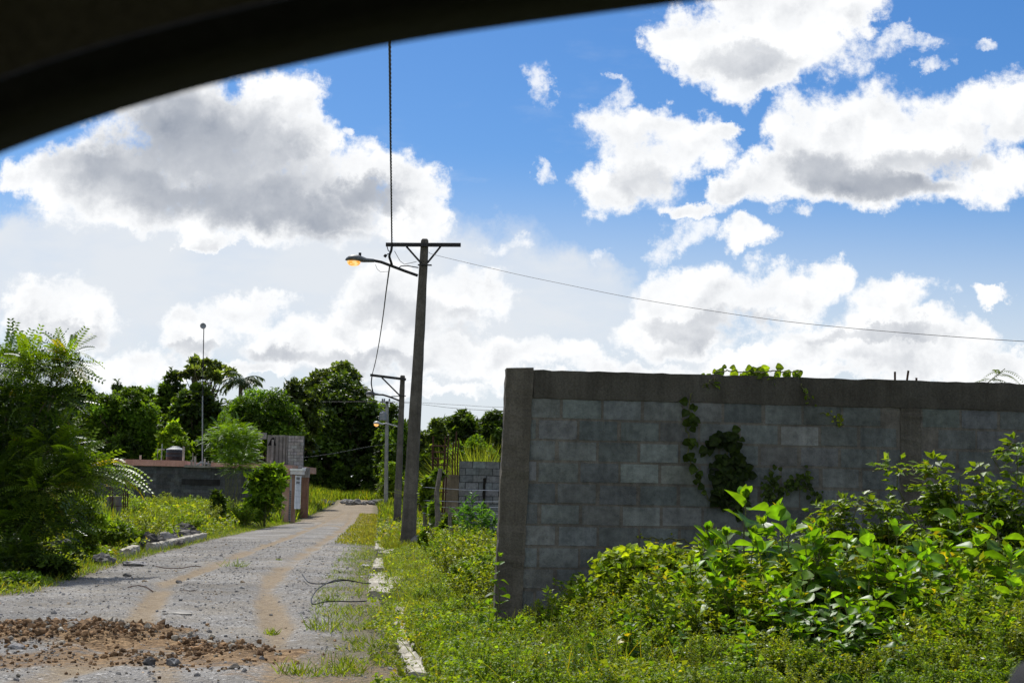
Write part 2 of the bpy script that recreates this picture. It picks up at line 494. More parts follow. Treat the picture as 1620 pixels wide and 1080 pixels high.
# ------------------------------------------------------------------ gravel road with earth ruts
def gp(pts): return np.array([gpix(*q)[:2] for q in pts])
RUT1 = gp([(60, 1078), (150, 1050), (205, 1005), (243, 955), (262, 928), (318, 907), (400, 873), (455, 853), (490, 838), (520, 823), (545, 812)])
RUT2 = gp([(440, 1078), (438, 1000), (424, 960), (420, 938), (436, 912), (470, 886), (505, 863), (535, 843), (552, 826), (556, 812)])
RUT3 = gp([(262, 1078), (262, 1045), (263, 1010)])
RUT4 = gp([(480, 838), (520, 832), (556, 838)])


def dist_poly(P, L):
    d = np.full(len(P), 1e9)
    for a, b in zip(L[:-1], L[1:]):
        t = np.clip(((P - a) @ (b - a)) / ((b - a) @ (b - a) + 1e-9), 0, 1)
        d = np.minimum(d, np.linalg.norm(P - (a + t[:, None] * (b - a)), axis=1))
    return d


def vnoise(P, s, seed=0):
    """cheap smooth value noise in numpy"""
    q = np.asarray(P)[:, :2] * s; i = np.floor(q).astype(int); f = q - i; f = f * f * (3 - 2 * f)
    def h(a, b):
        z = (a * 374761393 + b * 668265263 + seed * 974711) & 0x7fffffff
        z = ((z ^ (z >> 13)) * 1274126177) & 0x7fffffff
        return ((z ^ (z >> 16)) & 0xffff) / 65535.0
    a, b = i[:, 0], i[:, 1]
    return (h(a, b) * (1 - f[:, 0]) + h(a + 1, b) * f[:, 0]) * (1 - f[:, 1]) + (h(a, b + 1) * (1 - f[:, 0]) + h(a + 1, b + 1) * f[:, 0]) * f[:, 1]


def fbm(P, s, o=4, seed=0):
    t = 0; a = .5
    for q in range(o): t = t + a * vnoise(P, s * 2 ** q, seed + q); a *= .5
    return t / (1 - .5 ** o)


HEAP1 = gp([(20, 1010), (165, 1008)]); HEAP2 = gp([(190, 1024), (405, 1036)]); HEAP3 = gp([(-60, 1045), (120, 1045), (330, 1050)])


def soil_mask(P):
    n = fbm(P, 2.2, 4, 5) - .5
    m1 = 1 - sst(.30, .95, dist_poly(P, HEAP1) / 1.0 + n * 1.0)
    m2 = 1 - sst(.15, .85, dist_poly(P, HEAP2) / .9 + n * 1.5)
    m3 = (1 - sst(.2, 1.0, dist_poly(P, HEAP3) / .9 + n * 1.3)) * .6
    m4 = 1 - sst(.3, 1.0, dist_poly(P, gp([(440, 1060), (520, 1040), (560, 1075)])) / 1.2 + n * 1.6)
    return np.maximum.reduce([m1, m2, m3, m4 * .4]), m1, m2


def road_h(x, y):
    sh = x.shape; P = np.stack([x.ravel(), y.ravel()], -1)
    z = H(x, y).ravel() + .004
    tt = (P[:, 0] - XL(P[:, 1])) / (XR(P[:, 1]) - XL(P[:, 1]))
    z = z + .05 * np.sin(np.clip(tt, 0, 1) * math.pi) ** .7 * sst(11, 20, P[:, 1])
    d = np.minimum(dist_poly(P, RUT1), dist_poly(P, RUT2))
    z = z - .03 * np.exp(-(d / .16) ** 2) + .012 * np.exp(-((d - .32) / .13) ** 2)
    s, m1, m2 = soil_mask(P)
    z = z + m1 * (.04 + .09 * fbm(P, 6, 3, 9)) + m2 * .05 * fbm(P, 8, 3, 11)
    z = z + (fbm(P, 3.0, 4, 2) - .5) * .030
    return z.reshape(sh)


NC = 240
ysr = np.concatenate([np.linspace(4.5, 9, 12), np.linspace(9.1, 26, 300), np.geomspace(26.1, 141, 260)])
def xsr(y): return np.linspace(XL(y) - .1, XR(y) + .1, NC)
v, f = grid_sheet(xsr, ysr, road_h, NC)
P = v[:, :2]
wv = .10 + .20 * fbm(P, .55, 3, 61)
lv = np.clip(-.05 + 1.9 * fbm(P, .6, 4, 62), .1, 1.25)
rut = np.exp(-(dist_poly(P, RUT1) / wv) ** 2) * lv
rut = np.maximum(rut, np.exp(-(dist_poly(P, RUT2) / wv) ** 2) * lv)
rut = np.maximum(rut, .75 * np.exp(-(dist_poly(P, RUT3) / .16) ** 2))
rut = np.maximum(rut, .8 * np.exp(-(dist_poly(P, RUT4) / .35) ** 2))
rut = np.maximum(rut, sst(55, 100, P[:, 1]) * .75)
rut = np.maximum(rut, .55 * np.exp(-(dist_poly(P, RUT2) / .55) ** 2) * fbm(P, .9, 3, 4) * 1.2)
soil = soil_mask(P)[0]
t = (P[:, 0] - XL(P[:, 1])) / (XR(P[:, 1]) - XL(P[:, 1]))
edge = np.maximum(1 - sst(0, .16, t), sst(.84, 1.0, t))
colr = np.stack([rut, soil, edge], -1)

m, nt, out = new_mat('gravel_road'); k = N(nt); p = k.pos()
at3 = k.node('ShaderNodeSeparateColor'); nt.links.new(k.attr(), at3.inputs[0])
ru, so, ed = at3.outputs
v1 = k.voro(p, 30, 'Color'); vd = k.voro(p, 30, 'Distance'); v2 = k.voro(p, 75, 'Color')
nA = k.noise(p, 1.1, 6, .6); nB = k.noise(p, 9, 5, .65); nC = k.noise(p, 140, 2, .6); nD = k.noise(p, 3.2, 6, .65)
sv = k.node('ShaderNodeSeparateColor'); nt.links.new(v1, sv.inputs[0])
sv2 = k.node('ShaderNodeSeparateColor'); nt.links.new(v2, sv2.inputs[0])
g = k.mix(k.ramp(sv.outputs[0], 0, 1, smooth=False), (.165, .158, .148), (.375, .36, .335))
g = k.mix(.55, g, k.mix(sv2.outputs[1], (.125, .12, .115), (.40, .39, .37)))
g = k.mix(k.math('GREATER_THAN', sv.outputs[2], .955), g, (.55, .54, .52))
g = k.mix(k.ramp(nA, .40, .66, 0, .65), g, (.265, .235, .19))
g = k.mix(k.ramp(nD, .5, .75, 0, .5), g, (.19, .165, .13))
nE = k.noise(p, .33, 5, .6)
g = k.mix(1.0, g, k.ramp(nE, .3, .7, .72, 1.18), 'MULTIPLY')
g = k.mix(k.ramp(k.noise(p, 2.1, 7, .7), .58, .72, 0, .55), g, (.42, .40, .36))
br = k.mix(k.ramp(nB, .3, .7), (.195, .138, .078), (.31, .245, .16))
soilc = k.mix(k.ramp(nB, .32, .66), (.115, .070, .034), (.31, .205, .11))
rm = k.ramp(k.math('ADD', ru, k.math('MULTIPLY', k.math('SUBTRACT', nB, .5), .9)), .22, .95, 0, .82)
c = k.mix(rm, g, br)
c = k.mix(k.ramp(k.math('ADD', ed, k.math('MULTIPLY', k.math('SUBTRACT', nD, .5), 1.6)), .25, .9, 0, .8), c, (.16, .14, .085))
sm = k.ramp(k.math('ADD', so, k.math('MULTIPLY', k.math('SUBTRACT', nB, .5), .8)), .2, .7, 0, .95)
c = k.mix(sm, c, soilc)
c = k.mix(1.0, c, k.ramp(nC, .3, .7, .72, 1.25), 'MULTIPLY')
hh = k.math('ADD', k.math('MULTIPLY', k.math('SUBTRACT', 1.0, vd), k.math('SUBTRACT', 1.0, k.math('MULTIPLY', rm, .7))), k.math('ADD', k.math('MULTIPLY', nB, .8), k.math('MULTIPLY', nC, .25)))
nt.links.new(k.bsdf(c, .95, k.bump(hh, .03), 0, .12), out.inputs[0])
MAT['road'] = m
mb = MB(); mb.add(v, f, colr)
tag(mb.build('road', MAT['road'], smooth=True), kind='structure')


def RH(x, y):
    x = np.atleast_1d(np.asarray(x, float)); y = np.atleast_1d(np.asarray(y, float))
    return road_h(x, y)


# ------------------------------------------------------------------ loose stones
def stone_tpl(seed, sub=1):
    r = np.random.default_rng(seed)
    t = (1 + 5 ** .5) / 2
    v = np.array([(-1, t, 0), (1, t, 0), (-1, -t, 0), (1, -t, 0), (0, -1, t), (0, 1, t), (0, -1, -t), (0, 1, -t), (t, 0, -1), (t, 0, 1), (-t, 0, -1), (-t, 0, 1)], float)
    f = [(0, 11, 5), (0, 5, 1), (0, 1, 7), (0, 7, 10), (0, 10, 11), (1, 5, 9), (5, 11, 4), (11, 10, 2), (10, 7, 6), (7, 1, 8), (3, 9, 4), (3, 4, 2), (3, 2, 6), (3, 6, 8), (3, 8, 9), (4, 9, 5), (2, 4, 11), (6, 2, 10), (8, 6, 7), (9, 8, 1)]
    v /= np.linalg.norm(v, axis=1)[:, None]
    for _ in range(sub):
        v = list(map(tuple, v)); nf = []; cache = {}
        def mid(a, b):
            q = (min(a, b), max(a, b))
            if q not in cache:
                w = (np.array(v[a]) + np.array(v[b])) / 2; w /= np.linalg.norm(w); v.append(tuple(w)); cache[q] = len(v) - 1
            return cache[q]
        for a, b, c in f:
            x, y, z = mid(a, b), mid(b, c), mid(c, a); nf += [(a, x, z), (b, y, x), (c, z, y), (x, y, z)]
        f = nf; v = np.array(v)
    v = v * (1 + r.normal(0, .16 if sub == 0 else .11, (len(v), 1)))
    cut = r.normal(0, 1, (4, 3)); cut /= np.linalg.norm(cut, axis=1)[:, None]
    for n in cut:
        d = v @ n; v = v - np.maximum(d - .62, 0)[:, None] * n
    v = v * r.uniform(.65, 1.15, 3)
    return v, np.array(f)


def scatter_stones(mb, pos, size, cols, seed, sub=0, flat=.75):
    r = np.random.default_rng(seed); k_ = 5
    which = r.integers(0, k_, len(pos))
    for q in range(k_):
        s = which == q
        n = int(s.sum())
        if not n: continue
        ax = r.normal(0, 1, (n, 3)); ax[:, 2] *= .3
        up = np.tile([0, 0, 1.], (n, 1)) + r.normal(0, .25, (n, 3))
        mb.scatter(stone_tpl(seed * 10 + q, sub), pos[s], ax, up, np.stack([size[s], size[s], size[s] * flat], -1), cols[s])


r_ = np.random.default_rng(21)
n = 12000
yy = 9.5 + (r_.random(n) ** 1.6) * 38; xx = XL(yy) + (XR(yy) - XL(yy)) * r_.random(n)
P = np.stack([xx, yy], -1)
d = np.minimum(dist_poly(P, RUT1), dist_poly(P, RUT2))
keep = (r_.random(n) < sst(.08, .32, d) * .9 + .1) & (xx > -10)
P = P[keep]; n = len(P)
sz = np.clip(r_.lognormal(-4.65, .5, n), .005, .05)
g0 = r_.uniform(.55, 1.5, (n, 1)) * np.array([[1, 1, 1.02]]) * np.where(r_.random((n, 1)) < .12, np.array([[1.25, 1.0, .7]]), 1.0) * np.where(r_.random((n, 1)) < .05, 1.7, 1.0)
mb = MB(); scatter_stones(mb, np.column_stack([P, RH(P[:, 0], P[:, 1]) + sz * .15]), sz, g0, 31)
MAT['stone'] = rough_mat('loose_stone', (.17, .165, .155), (.30, .29, .275), 9, .9, .003, 60, True)
tag(mb.build('gravel', MAT['stone']), kind='stuff')

# dug-up clods of orange earth on the road
MAT['clod'] = rough_mat('earth_clod', (.095, .056, .029), (.32, .20, .105), 7, .95, .008, 40, True)
mb = MB()
for (hp, spread, cnt, smax, sd_) in ((HEAP1, .48, 3000, .055, 41), (HEAP2, .36, 1700, .045, 43), (HEAP3, .4, 350, .025, 45)):
    t = r_.random(cnt) * (len(hp) - 1); i = np.minimum(t.astype(int), len(hp) - 2); fr_ = (t - i)[:, None]
    c0 = hp[i] * (1 - fr_) + hp[i + 1] * fr_ + r_.normal(0, 1, (cnt, 2)) * np.array([spread * .8, spread])
    if hp is HEAP2: c0 = c0[fbm(c0, 1.6, 3, 77) > .50]
    c0 = c0[(c0[:, 0] < XR(c0[:, 1]) - .4)]
    sz = np.clip(r_.lognormal(-4.35, .62, len(c0)), .006, smax)
    tint = r_.uniform(.45, 1.45, (len(c0), 1)) * np.where(r_.random((len(c0), 1)) < .13, np.array([[1.5, 2.2, 3.4]]), np.array([[1, 1, 1.]]))
    scatter_stones(mb, np.column_stack([c0, RH(c0[:, 0], c0[:, 1]) + sz * .3]), sz, tint, sd_, 0, .8)
tag(mb.build('earth_clods', MAT['clod']), kind='stuff')

# ------------------------------------------------------------------ kerbs
def kerb_piece(name, pts, w, h, label, seed, broken=.02, group=None, col=(.86, .83, .76), sink=.05):
    """a length of cast kerb along ground points, with a chipped upper edge"""
    r = np.random.default_rng(seed)
    pts = np.array(pts); seg = np.linalg.norm(np.diff(pts, axis=0), axis=1); L = np.concatenate([[0], np.cumsum(seg)])
    s = np.linspace(0, L[-1], max(4, int(L[-1] / .14)))
    x = np.interp(s, L, pts[:, 0]); y = np.interp(s, L, pts[:, 1])
    dx = np.gradient(x); dy = np.gradient(y); q = np.hypot(dx, dy); nx, ny = dy / q, -dx / q
    prof = [(-.5, -sink), (-.5, .55), (-.44, .9), (-.30, 1.0), (.30, 1.0), (.46, .93), (.5, .6), (.5, -sink)]
    V = []
    for a, b in prof:
        top = b > .5
        jx = r.normal(0, broken * .5, len(s)) if top else 0; jz = -np.abs(r.normal(0, broken, len(s))) * top
        zz = H(x, y) + (b * h if b > 0 else b) + jz
        V.append(np.stack([x + nx * (a * w + jx), y + ny * (a * w + jx), zz], -1))
    V = np.stack(V, 1); n_, m_ = V.shape[:2]
    i = np.arange(n_ - 1)[:, None] * m_ + np.arange(m_ - 1)[None]
    f = np.stack([i, i + 1, i + m_ + 1, i + m_], -1).reshape(-1, 4)
    mb = MB(); mb.add(V.reshape(-1, 3), f, col)
    for e in (0, n_ - 1):
        mb.add(V[e], [[0, 1, 2, 3], [0, 3, 4, 7], [4, 5, 6, 7]], col)
    o = mb.build(name, MAT['kerb'])
    return tag(o, label, 'kerb', group)


def kp(*pp): return [gpix(*q)[:2] for q in pp]
kerb_piece('kerb', kp((604, 833), (602, 845), (601, 856)), .22, .10, 'far white kerb length beside the base of the second pole', 1)
kerb_piece('kerb', kp((601, 858), (600, 866), (600, 874)), .22, .10, 'white kerb length beside the tallest pole with the street lamp alight', 2, .03)
kerb_piece('kerb', kp((604, 879), (611, 876), (618, 873)), .26, .10, 'skewed chunk of broken white kerb by the pole rubble', 3, .05)
kerb_piece('kerb', kp((600, 889), (599, 898), (599, 906)), .20, .10, 'short stained kerb length between grass tufts, above the cable ends', 4, .03)
kerb_piece('kerb', kp((599, 914), (600, 928), (602, 946)), .30, .11, 'bleached kerb end where the bent cables reach the verge', 5, .03)
kerb_piece('kerb', kp((604, 944), (618, 934), (630, 922)), .24, .12, 'sunlit broken kerb slab lying crosswise in the weeds', 6, .03)
kerb_piece('kerb', kp((632, 968), (633, 990), (636, 1010)), .10, .10, 'narrow kerb strip almost buried under creeping weeds', 7, .03)
kerb_piece('kerb', kp((637, 1016), (641, 1032), (646, 1048)), .11, .11, 'chipped pale kerb strip showing between weeds near the verge bottom', 8, .04)
kerb_piece('kerb', kp((648, 1050), (656, 1066), (664, 1085)), .12, .11, 'lowest white kerb length at the bottom edge of the verge', 9, .03)
kerb_piece('kerb', kp((236, 873), (262, 868), (290, 861), (322, 853)), .20, .22, 'long grey kerb below the rubble heap across the road', 10, .02, None, (.8, .78, .72))
kerb_piece('kerb', kp((196, 881), (206, 878), (214, 875)), .20, .20, 'short stub of grey kerb half hidden in grass across the road', 11, .03, None, (.8, .78, .72))

# ------------------------------------------------------------------ rocks and litter
def rock(px, py, size, seed, label, cat='rock', name='rock', flat=.6, tint=(.8, .8, .8), mat='rock', group=None):
    g = gpix(px, py); mb = MB()
    v, f = stone_tpl(seed, 2)
    rr = np.random.default_rng(seed)
    v = v * np.array([size, size, size * flat]); a = rr.uniform(0, 6.28)
    v = v @ np.array([[math.cos(a), -math.sin(a), 0], [math.sin(a), math.cos(a), 0], [0, 0, 1]])
    z = RH(g[0], g[1])[0] if XL(g[1]) < g[0] < XR(g[1]) else g[2]
    mb.add(v + np.array([0, 0, size * flat * .45]), f, tint)
    o = mb.build(name, MAT[mat]); o.location = (g[0], g[1], z)
    return tag(o, label, cat, group)


rock(663, 864, .34, 51, 'grey boulder of broken concrete against the tallest pole', flat=.8)
rock(680, 862, .30, 52, 'pale lump of broken concrete right of the tallest pole foot'.replace('right of', 'next to'), flat=.75, tint=(1.15, 1.15, 1.1))
rock(674, 870, .22, 53, 'smaller concrete lump in front of the pole rubble', flat=.6)
rock(624, 838, .36, 54, 'flat grey slab fragment beside the far kerb', flat=.35, tint=(1.1, 1.1, 1.05))
rock(652, 884, .16, 55, 'dark stone in weeds just below the pole rubble', tint=(.5, .5, .5))
rock(655, 906, .17, 56, 'dark stone among creeping weeds halfway down the verge', tint=(.45, .45, .45))
rock(722, 921, .20, 57, 'white crumpled bag lying in the verge weeds', 'bag', 'plastic_bag', .7, (2.4, 2.4, 2.3))
rock(160, 893, .22, 58, 'grey stone at the grass edge under the feathery tree', tint=(.5, .5, .5))
rock(110, 868, .38, 59, 'big shaded stone below the feathery tree branches', tint=(.4, .4, .4))
rock(202, 915, .075, 60, 'dark stone on the gravel at the grass edge', tint=(.35, .35, .35))
rock(275, 866, .16, 61, 'dark stone resting against the long grey kerb', tint=(.35, .3, .28))
rock(282, 928, .06, 62, 'small dark stone beside the rut on the gravel', tint=(.4, .4, .42))
rock(236, 1053, .06, 63, 'dark stone at the front edge of the earth patch', tint=(.4, .4, .42))
rock(273, 1053, .065, 64, 'bluish grey stone beside the earth patch front edge', tint=(.6, .63, .68))
rock(370, 1062, .05, 65, 'dark stone alone on gravel below the loose earth', tint=(.35, .33, .3))
rock(26, 1028, .06, 66, 'pale grey stone sunk in the big earth heap', tint=(1.3, 1.3, 1.35))
rock(92, 990, .055, 67, 'grey stone on top of the big earth heap', tint=(.9, .9, 1))
rock(115, 1010, .06, 68, 'whitish stone in the middle of the big earth heap', tint=(1.6, 1.5, 1.4))
rock(577, 898, .17, 69, 'flat pale stone on the road edge before the kerb', flat=.35, tint=(1.4, 1.4, 1.4))
rock(280, 977, .20, 70, 'flat whitish patch stone between the two ruts', flat=.08, tint=(1.15, 1.13, 1.08))
rock(210, 897, .30, 71, 'flat grey slab lying in grass by the road edge', flat=.22, tint=(1.0, 1.0, 1.05))
# far rubble across the end of the road
r_ = np.random.default_rng(5)
for q in range(26):
    px = r_.uniform(512, 606); py = 797.5 + (px - 512) * .012 + r_.normal(0, .9)
    rock(px, py, r_.uniform(.25, .62), 100 + q, 'small broken stone in the rubble line across the road end', flat=.55, tint=tuple(r_.uniform(.35, 1.1) * np.array([1, 1, 1.03])), group='stones heaped across the road end')
for q in range(30):
    px = r_.uniform(232, 302); py = 862 - (px - 232) * .16 + r_.normal(0, 4.5)
    rock(px, py, r_.uniform(.14, .42), 140 + q, 'dark broken chunk in the rubble heap behind the long grey kerb', flat=.7, tint=tuple(r_.uniform(.2, .6) * np.array([1.0, .96, .92]) * (2.2 if q % 9 == 0 else 1)), group='rubble behind the long kerb')
for q in range(14):
    px = r_.uniform(462, 500); py = 808 + r_.normal(0, 2)
    rock(px, py, r_.uniform(.12, .3), 180 + q, 'pale stone in the scatter beside the white gate', flat=.5, tint=tuple(r_.uniform(.7, 1.5) * np.array([1, 1, 1])), group='stones beside the white gate')


def cable(name, pts, r, label, cat, mat='cable', n=6, sub=10, group=None):
    P = np.array(pts, float)
    if sub > 1 and len(P) > 2:                       # smooth spline
        t = np.arange(len(P)); tt = np.linspace(0, len(P) - 1, (len(P) - 1) * sub + 1)
        def cr(a):
            o = []
            for q in tt:
                i = min(int(q), len(P) - 2); u = q - i
                p0, p1, p2, p3 = a[max(i - 1, 0)], a[i], a[i + 1], a[min(i + 2, len(P) - 1)]
                o.append(.5 * (2 * p1 + (p2 - p0) * u + (2 * p0 - 5 * p1 + 4 * p2 - p3) * u * u + (3 * p1 - p0 - 3 * p2 + p3) * u ** 3))
            return np.array(o)
        P = np.stack([cr(P[:, i]) for i in range(3)], -1)
    mb = MB(); mb.tube(P, r, n)
    return tag(mb.build(name, MAT[mat], smooth=True), label, cat, group)


def groundline(pp, lift=.02, arch=None):
    o = []
    for i, q in enumerate(pp):
        g = gpix(*q); o.append([g[0], g[1], (RH(g[0], g[1])[0] if g[0] < XR(g[1]) else g[2]) + lift + (arch[i] if arch else 0)])
    return o


cable('cable', groundline([(478, 921), (488, 929), (510, 931), (545, 929), (575, 931), (610, 933)], .03, [.06, .02, .02, .05, .04, .06]), .009, 'upper black cable end running off the gravel to the kerb', 'cable')
cable('cable', groundline([(566, 938), (535, 939), (508, 946), (494, 957), (495, 963), (520, 961), (560, 960), (580, 959)], .03, [.12, .14, .10, .05, .0, .02, .03, .03]), .008, 'black cable bent back in a hairpin loop on the gravel', 'cable')
cable('stick', groundline([(246, 903), (262, 905), (285, 906), (305, 904), (318, 904)], .02, [.02, .01, 0, .02, .04]), .008, 'long thin brown stick lying across the ruts', 'stick', 'rust')
cable('stick', groundline([(202, 936), (218, 934), (230, 936), (242, 940)], .015), .007, 'short dark stick on gravel, between grass edge and rut', 'stick', 'rust')
cable('stick', groundline([(283, 940), (292, 942), (304, 942), (312, 940)], .012), .004, 'thin curved twig lying on grey gravel between the ruts', 'stick', 'rust')
# ------------------------------------------------------------------ block walls
m, nt, out = new_mat('block_masonry'); k = N(nt); p = k.obj()
n1 = k.noise(p, 3.0, 6, .6); n2 = k.noise(p, 85, 4, .7); n3 = k.noise(p, 14, 5, .65)
c = k.mix(1.0, k.attr(), k.ramp(n1, .3, .7, .78, 1.15), 'MULTIPLY')
c = k.mix(1.0, c, k.ramp(n3, .3, .68, .75, 1.12), 'MULTIPLY')
c = k.mix(k.ramp(n2, .58, .72, 0, .75), c, (.035, .038, .04))
c = k.mix(1.0, c, k.ramp(k.noise(k.vec('MULTIPLY', p, (6, 6, .45)), 1.0, 5, .6), .3, .7, .78, 1.08), 'MULTIPLY')
nt.links.new(k.bsdf(c, .95, k.bump(k.math('ADD', n2, k.math('MULTIPLY', n3, .6)), .007), 0, .1), out.inputs[0])
MAT['block'] = m


def frame_xf(org, ang):
    ca, sa = math.cos(ang), math.sin(ang)
    M_ = np.array([[ca, -sa, 0], [sa, ca, 0], [0, 0, 1]])
    return lambda P: np.asarray(P, float) @ M_.T + np.array(org)


def block_panel(mb, x0, x1, z0, z1, th, seed, bl=.40, bh=.205, joint=.016, tone=(.168, .180, .172), mort=(.172, .158, .134), xf=None, proud=.004, var=.15, skip=None, half=0):
    """coursed blocks standing a little proud of their mortar, each with its own tone"""
    r = np.random.default_rng(seed)
    def bx(lo, hi, col, jit=.0008):
        b = MB(); b.box(lo, hi); v = b.v[0]
        v = v + np.repeat(r.normal(0, jit, (1, 3)), 8, 0) * np.array([2, .4, 2]) + r.normal(0, jit, v.shape) * np.array([1.5, .15, 1.5])
        mb.add(xf(v) if xf else v, b.f[0], col)
    bx((x0, 0, z0), (x1, th, z1), mort, 0)
    z = z1; row = half
    while z > z0 + .03:
        zl = max(z - bh, z0); x = x0 - (bl / 2 if row % 2 else 0) + r.uniform(-.02, .02)
        while x < x1:
            a, b = max(x, x0) + joint * r.uniform(.3, .8), min(x + bl, x1) - joint * r.uniform(.3, .8)
            if b - a > .05 and not (skip and skip((a + b) / 2, (z + zl) / 2)):
                tn = np.array(tone) * (1 + r.normal(0, var)) * (1.2 if r.random() < .10 else 1)
                tn = tn * np.array([1 + r.normal(0, .03), 1, 1 + r.normal(0, .03)])
                q = proud * r.uniform(.5, 1.3)
                bx((a, -q, zl + joint * r.uniform(.35, .65)), (b, th + q, z - joint * r.uniform(.3, .6)), np.clip(tn, .05, .6))
            x += bl
        z -= bh; row += 1


def rough_bar(mb, p0, p1, w, h, col, seed, n=24, amp=.006, xf=None, topamp=None):
    """cast concrete member from p0 to p1 (corner at p0, width along y, height along z), slightly uneven"""
    r = np.random.default_rng(seed); p0 = np.array(p0, float); p1 = np.array(p1, float)
    ta = amp if topamp is None else topamp
    t = np.linspace(0, 1, n)[:, None]; C = p0 + (p1 - p0) * t
    horiz = abs((p1 - p0)[0]) > abs((p1 - p0)[2])
    V = []
    for a, b in ((0, 0), (1, 0), (1, 1), (0, 1)):
        j = r.normal(0, amp, (n, 3))
        if horiz:
            if b: j[:, 2] = r.normal(0, ta, n) - ta
            o = np.array([0, a * w, b * h])
        else:
            o = np.array([b * h, a * w, 0])
        V.append(C + o + j)
    V = np.stack(V, 1).reshape(-1, 3); i = np.arange(n - 1)[:, None] * 4 + np.arange(4)[None]; i2 = np.arange(n - 1)[:, None] * 4 + (np.arange(4)[None] + 1) % 4
    f = np.stack([i, i2, i2 + 4, i + 4], -1).reshape(-1, 4)
    f = np.vstack([f, [[3, 2, 1, 0]], [[4 * n - 4, 4 * n - 3, 4 * n - 2, 4 * n - 1]]])
    mb.add(xf(V) if xf else V, f, col)


WORG = at(797, 800, 14.8); WANG = math.atan2(.085, 1)
xf1 = frame_xf((WORG[0], WORG[1], 0), WANG)
zb = 0.0
WTOP = 2.61
wall = thing('block_wall', 'tall grey concrete block wall with dark tie beam behind the lush weeds', 'wall', (WORG[0], WORG[1], zb))
offw = (WORG[0], WORG[1], zb)
WX1 = 11.0; PIL = .265; P2A, P2B = 3.93, 4.14
b = MB(); block_panel(b, PIL - .14, WX1, -.25, WTOP - .275, .15, 19, xf=xf1, joint=.027, proud=.0035, var=.13, skip=lambda x, z: P2A - .02 < x < P2B + .02); b.build('block_panel', MAT['block'], wall, offw)
b = MB()
lean = .055
def pil_xf(P):
    P = np.array(P, float); P[:, 0] += (P[:, 2] - WTOP) * lean * .55 * (P[:, 2] < WTOP); return xf1(P)
rough_bar(b, (0.0, -.018, -.2), (0.0, -.018, WTOP + .012), .20, PIL, (.64, .62, .575), 4, 40, .004, pil_xf)
b.build('pillar', MAT['conc'], wall, offw)
b = MB(); rough_bar(b, (PIL + .002, -.012, WTOP - .278), (WX1, -.012, WTOP - .278), .18, .278, (.43, .425, .40), 5, 120, .003, xf1, .004); b.build('tie_beam', MAT['conc'], wall, offw)
b = MB(); rough_bar(b, (P2A, -.010, -.2), (P2A, -.010, WTOP - .28), .17, P2B - P2A, (.58, .565, .53), 6, 60, .003, xf1); b.build('pillar', MAT['conc'], wall, offw)
for x, h, l in ((3.90, .085, 0), (4.02, .10, .018), (4.12, .03, 0), (6.15 - .2, .10, 0)):
    b = MB(); b.tube(xf1(np.array([[x, .06, WTOP - .02], [x + l, .06, WTOP + h]])), .011, 6); b.build('rebar', MAT['rust'], wall, offw)

# second wall, on the next plot
o2 = gpix(703, 824); o2 = at(703, 800, 45.0)
xf2 = frame_xf((o2[0], o2[1], 0), WANG)
w2_ = thing('block_wall', 'unfinished paler block wall with a stepped corner beyond the nearer wall', 'wall', (o2[0], o2[1], 0))
off2 = (o2[0], o2[1], 0)
b = MB(); block_panel(b, .41, 6.0, -.2, 2.53, .15, 13, tone=(.215, .225, .225), mort=(.07, .07, .07), xf=xf2, joint=.02, var=.05, proud=.012); b.build('block_panel', MAT['block'], w2_, off2)
b = MB(); rough_bar(b, (0.0, -.02, -.2), (0.0, -.02, 2.12), .2, .405, (1.0, .88, .70), 14, 20, .006, xf2); b.build('pillar', MAT['conc'], w2_, off2)
b = MB(); rough_bar(b, (1.12, -.035, .75), (1.12, -.035, 2.05), .02, .07, (.12, .12, .12), 15, 12, .01, xf2); b.build('conduit_slot', MAT['conc'], w2_, off2)
for x, z in ((.30, 3.4), (.37, 3.18), (.22, 3.1)):
    b = MB(); b.tube(xf2(np.array([[x, .08, 2.0], [x - .02, .08, (2 + z) / 2], [x + .01, .08, z]])), .02, 6); b.build('rebar', MAT['rust'], w2_, off2)
# bundle of column steel standing beside it
cb = at(694, 800, 44); cg = thing('rebar_cage', 'rusty column cage of reinforcing bars standing beside the paler unfinished wall', 'rebar', (cb[0], cb[1], 0))
for q in range(7):
    a = q / 7 * 6.28; rr_ = .24
    b = MB(); b.tube([(cb[0] + rr_ * math.cos(a) * .6, cb[1] + rr_ * math.sin(a), 0), (cb[0] + rr_ * math.cos(a), cb[1] + rr_ * math.sin(a), 3.2 - .3 * (q % 3))], .022, 5)
    b.build('bar', MAT['rust'], cg, (cb[0], cb[1], 0))
for z in (2.2, 2.38, 2.56, 2.74, 2.92, 1.6, 1.0):
    b = MB(); a = np.linspace(0, 6.283, 9); b.tube(np.stack([cb[0] + .25 * np.cos(a), cb[1] + .25 * np.sin(a), np.full(9, z)], -1), .012, 4, caps=False); b.build('stirrup', MAT['rust'], cg, (cb[0], cb[1], 0))

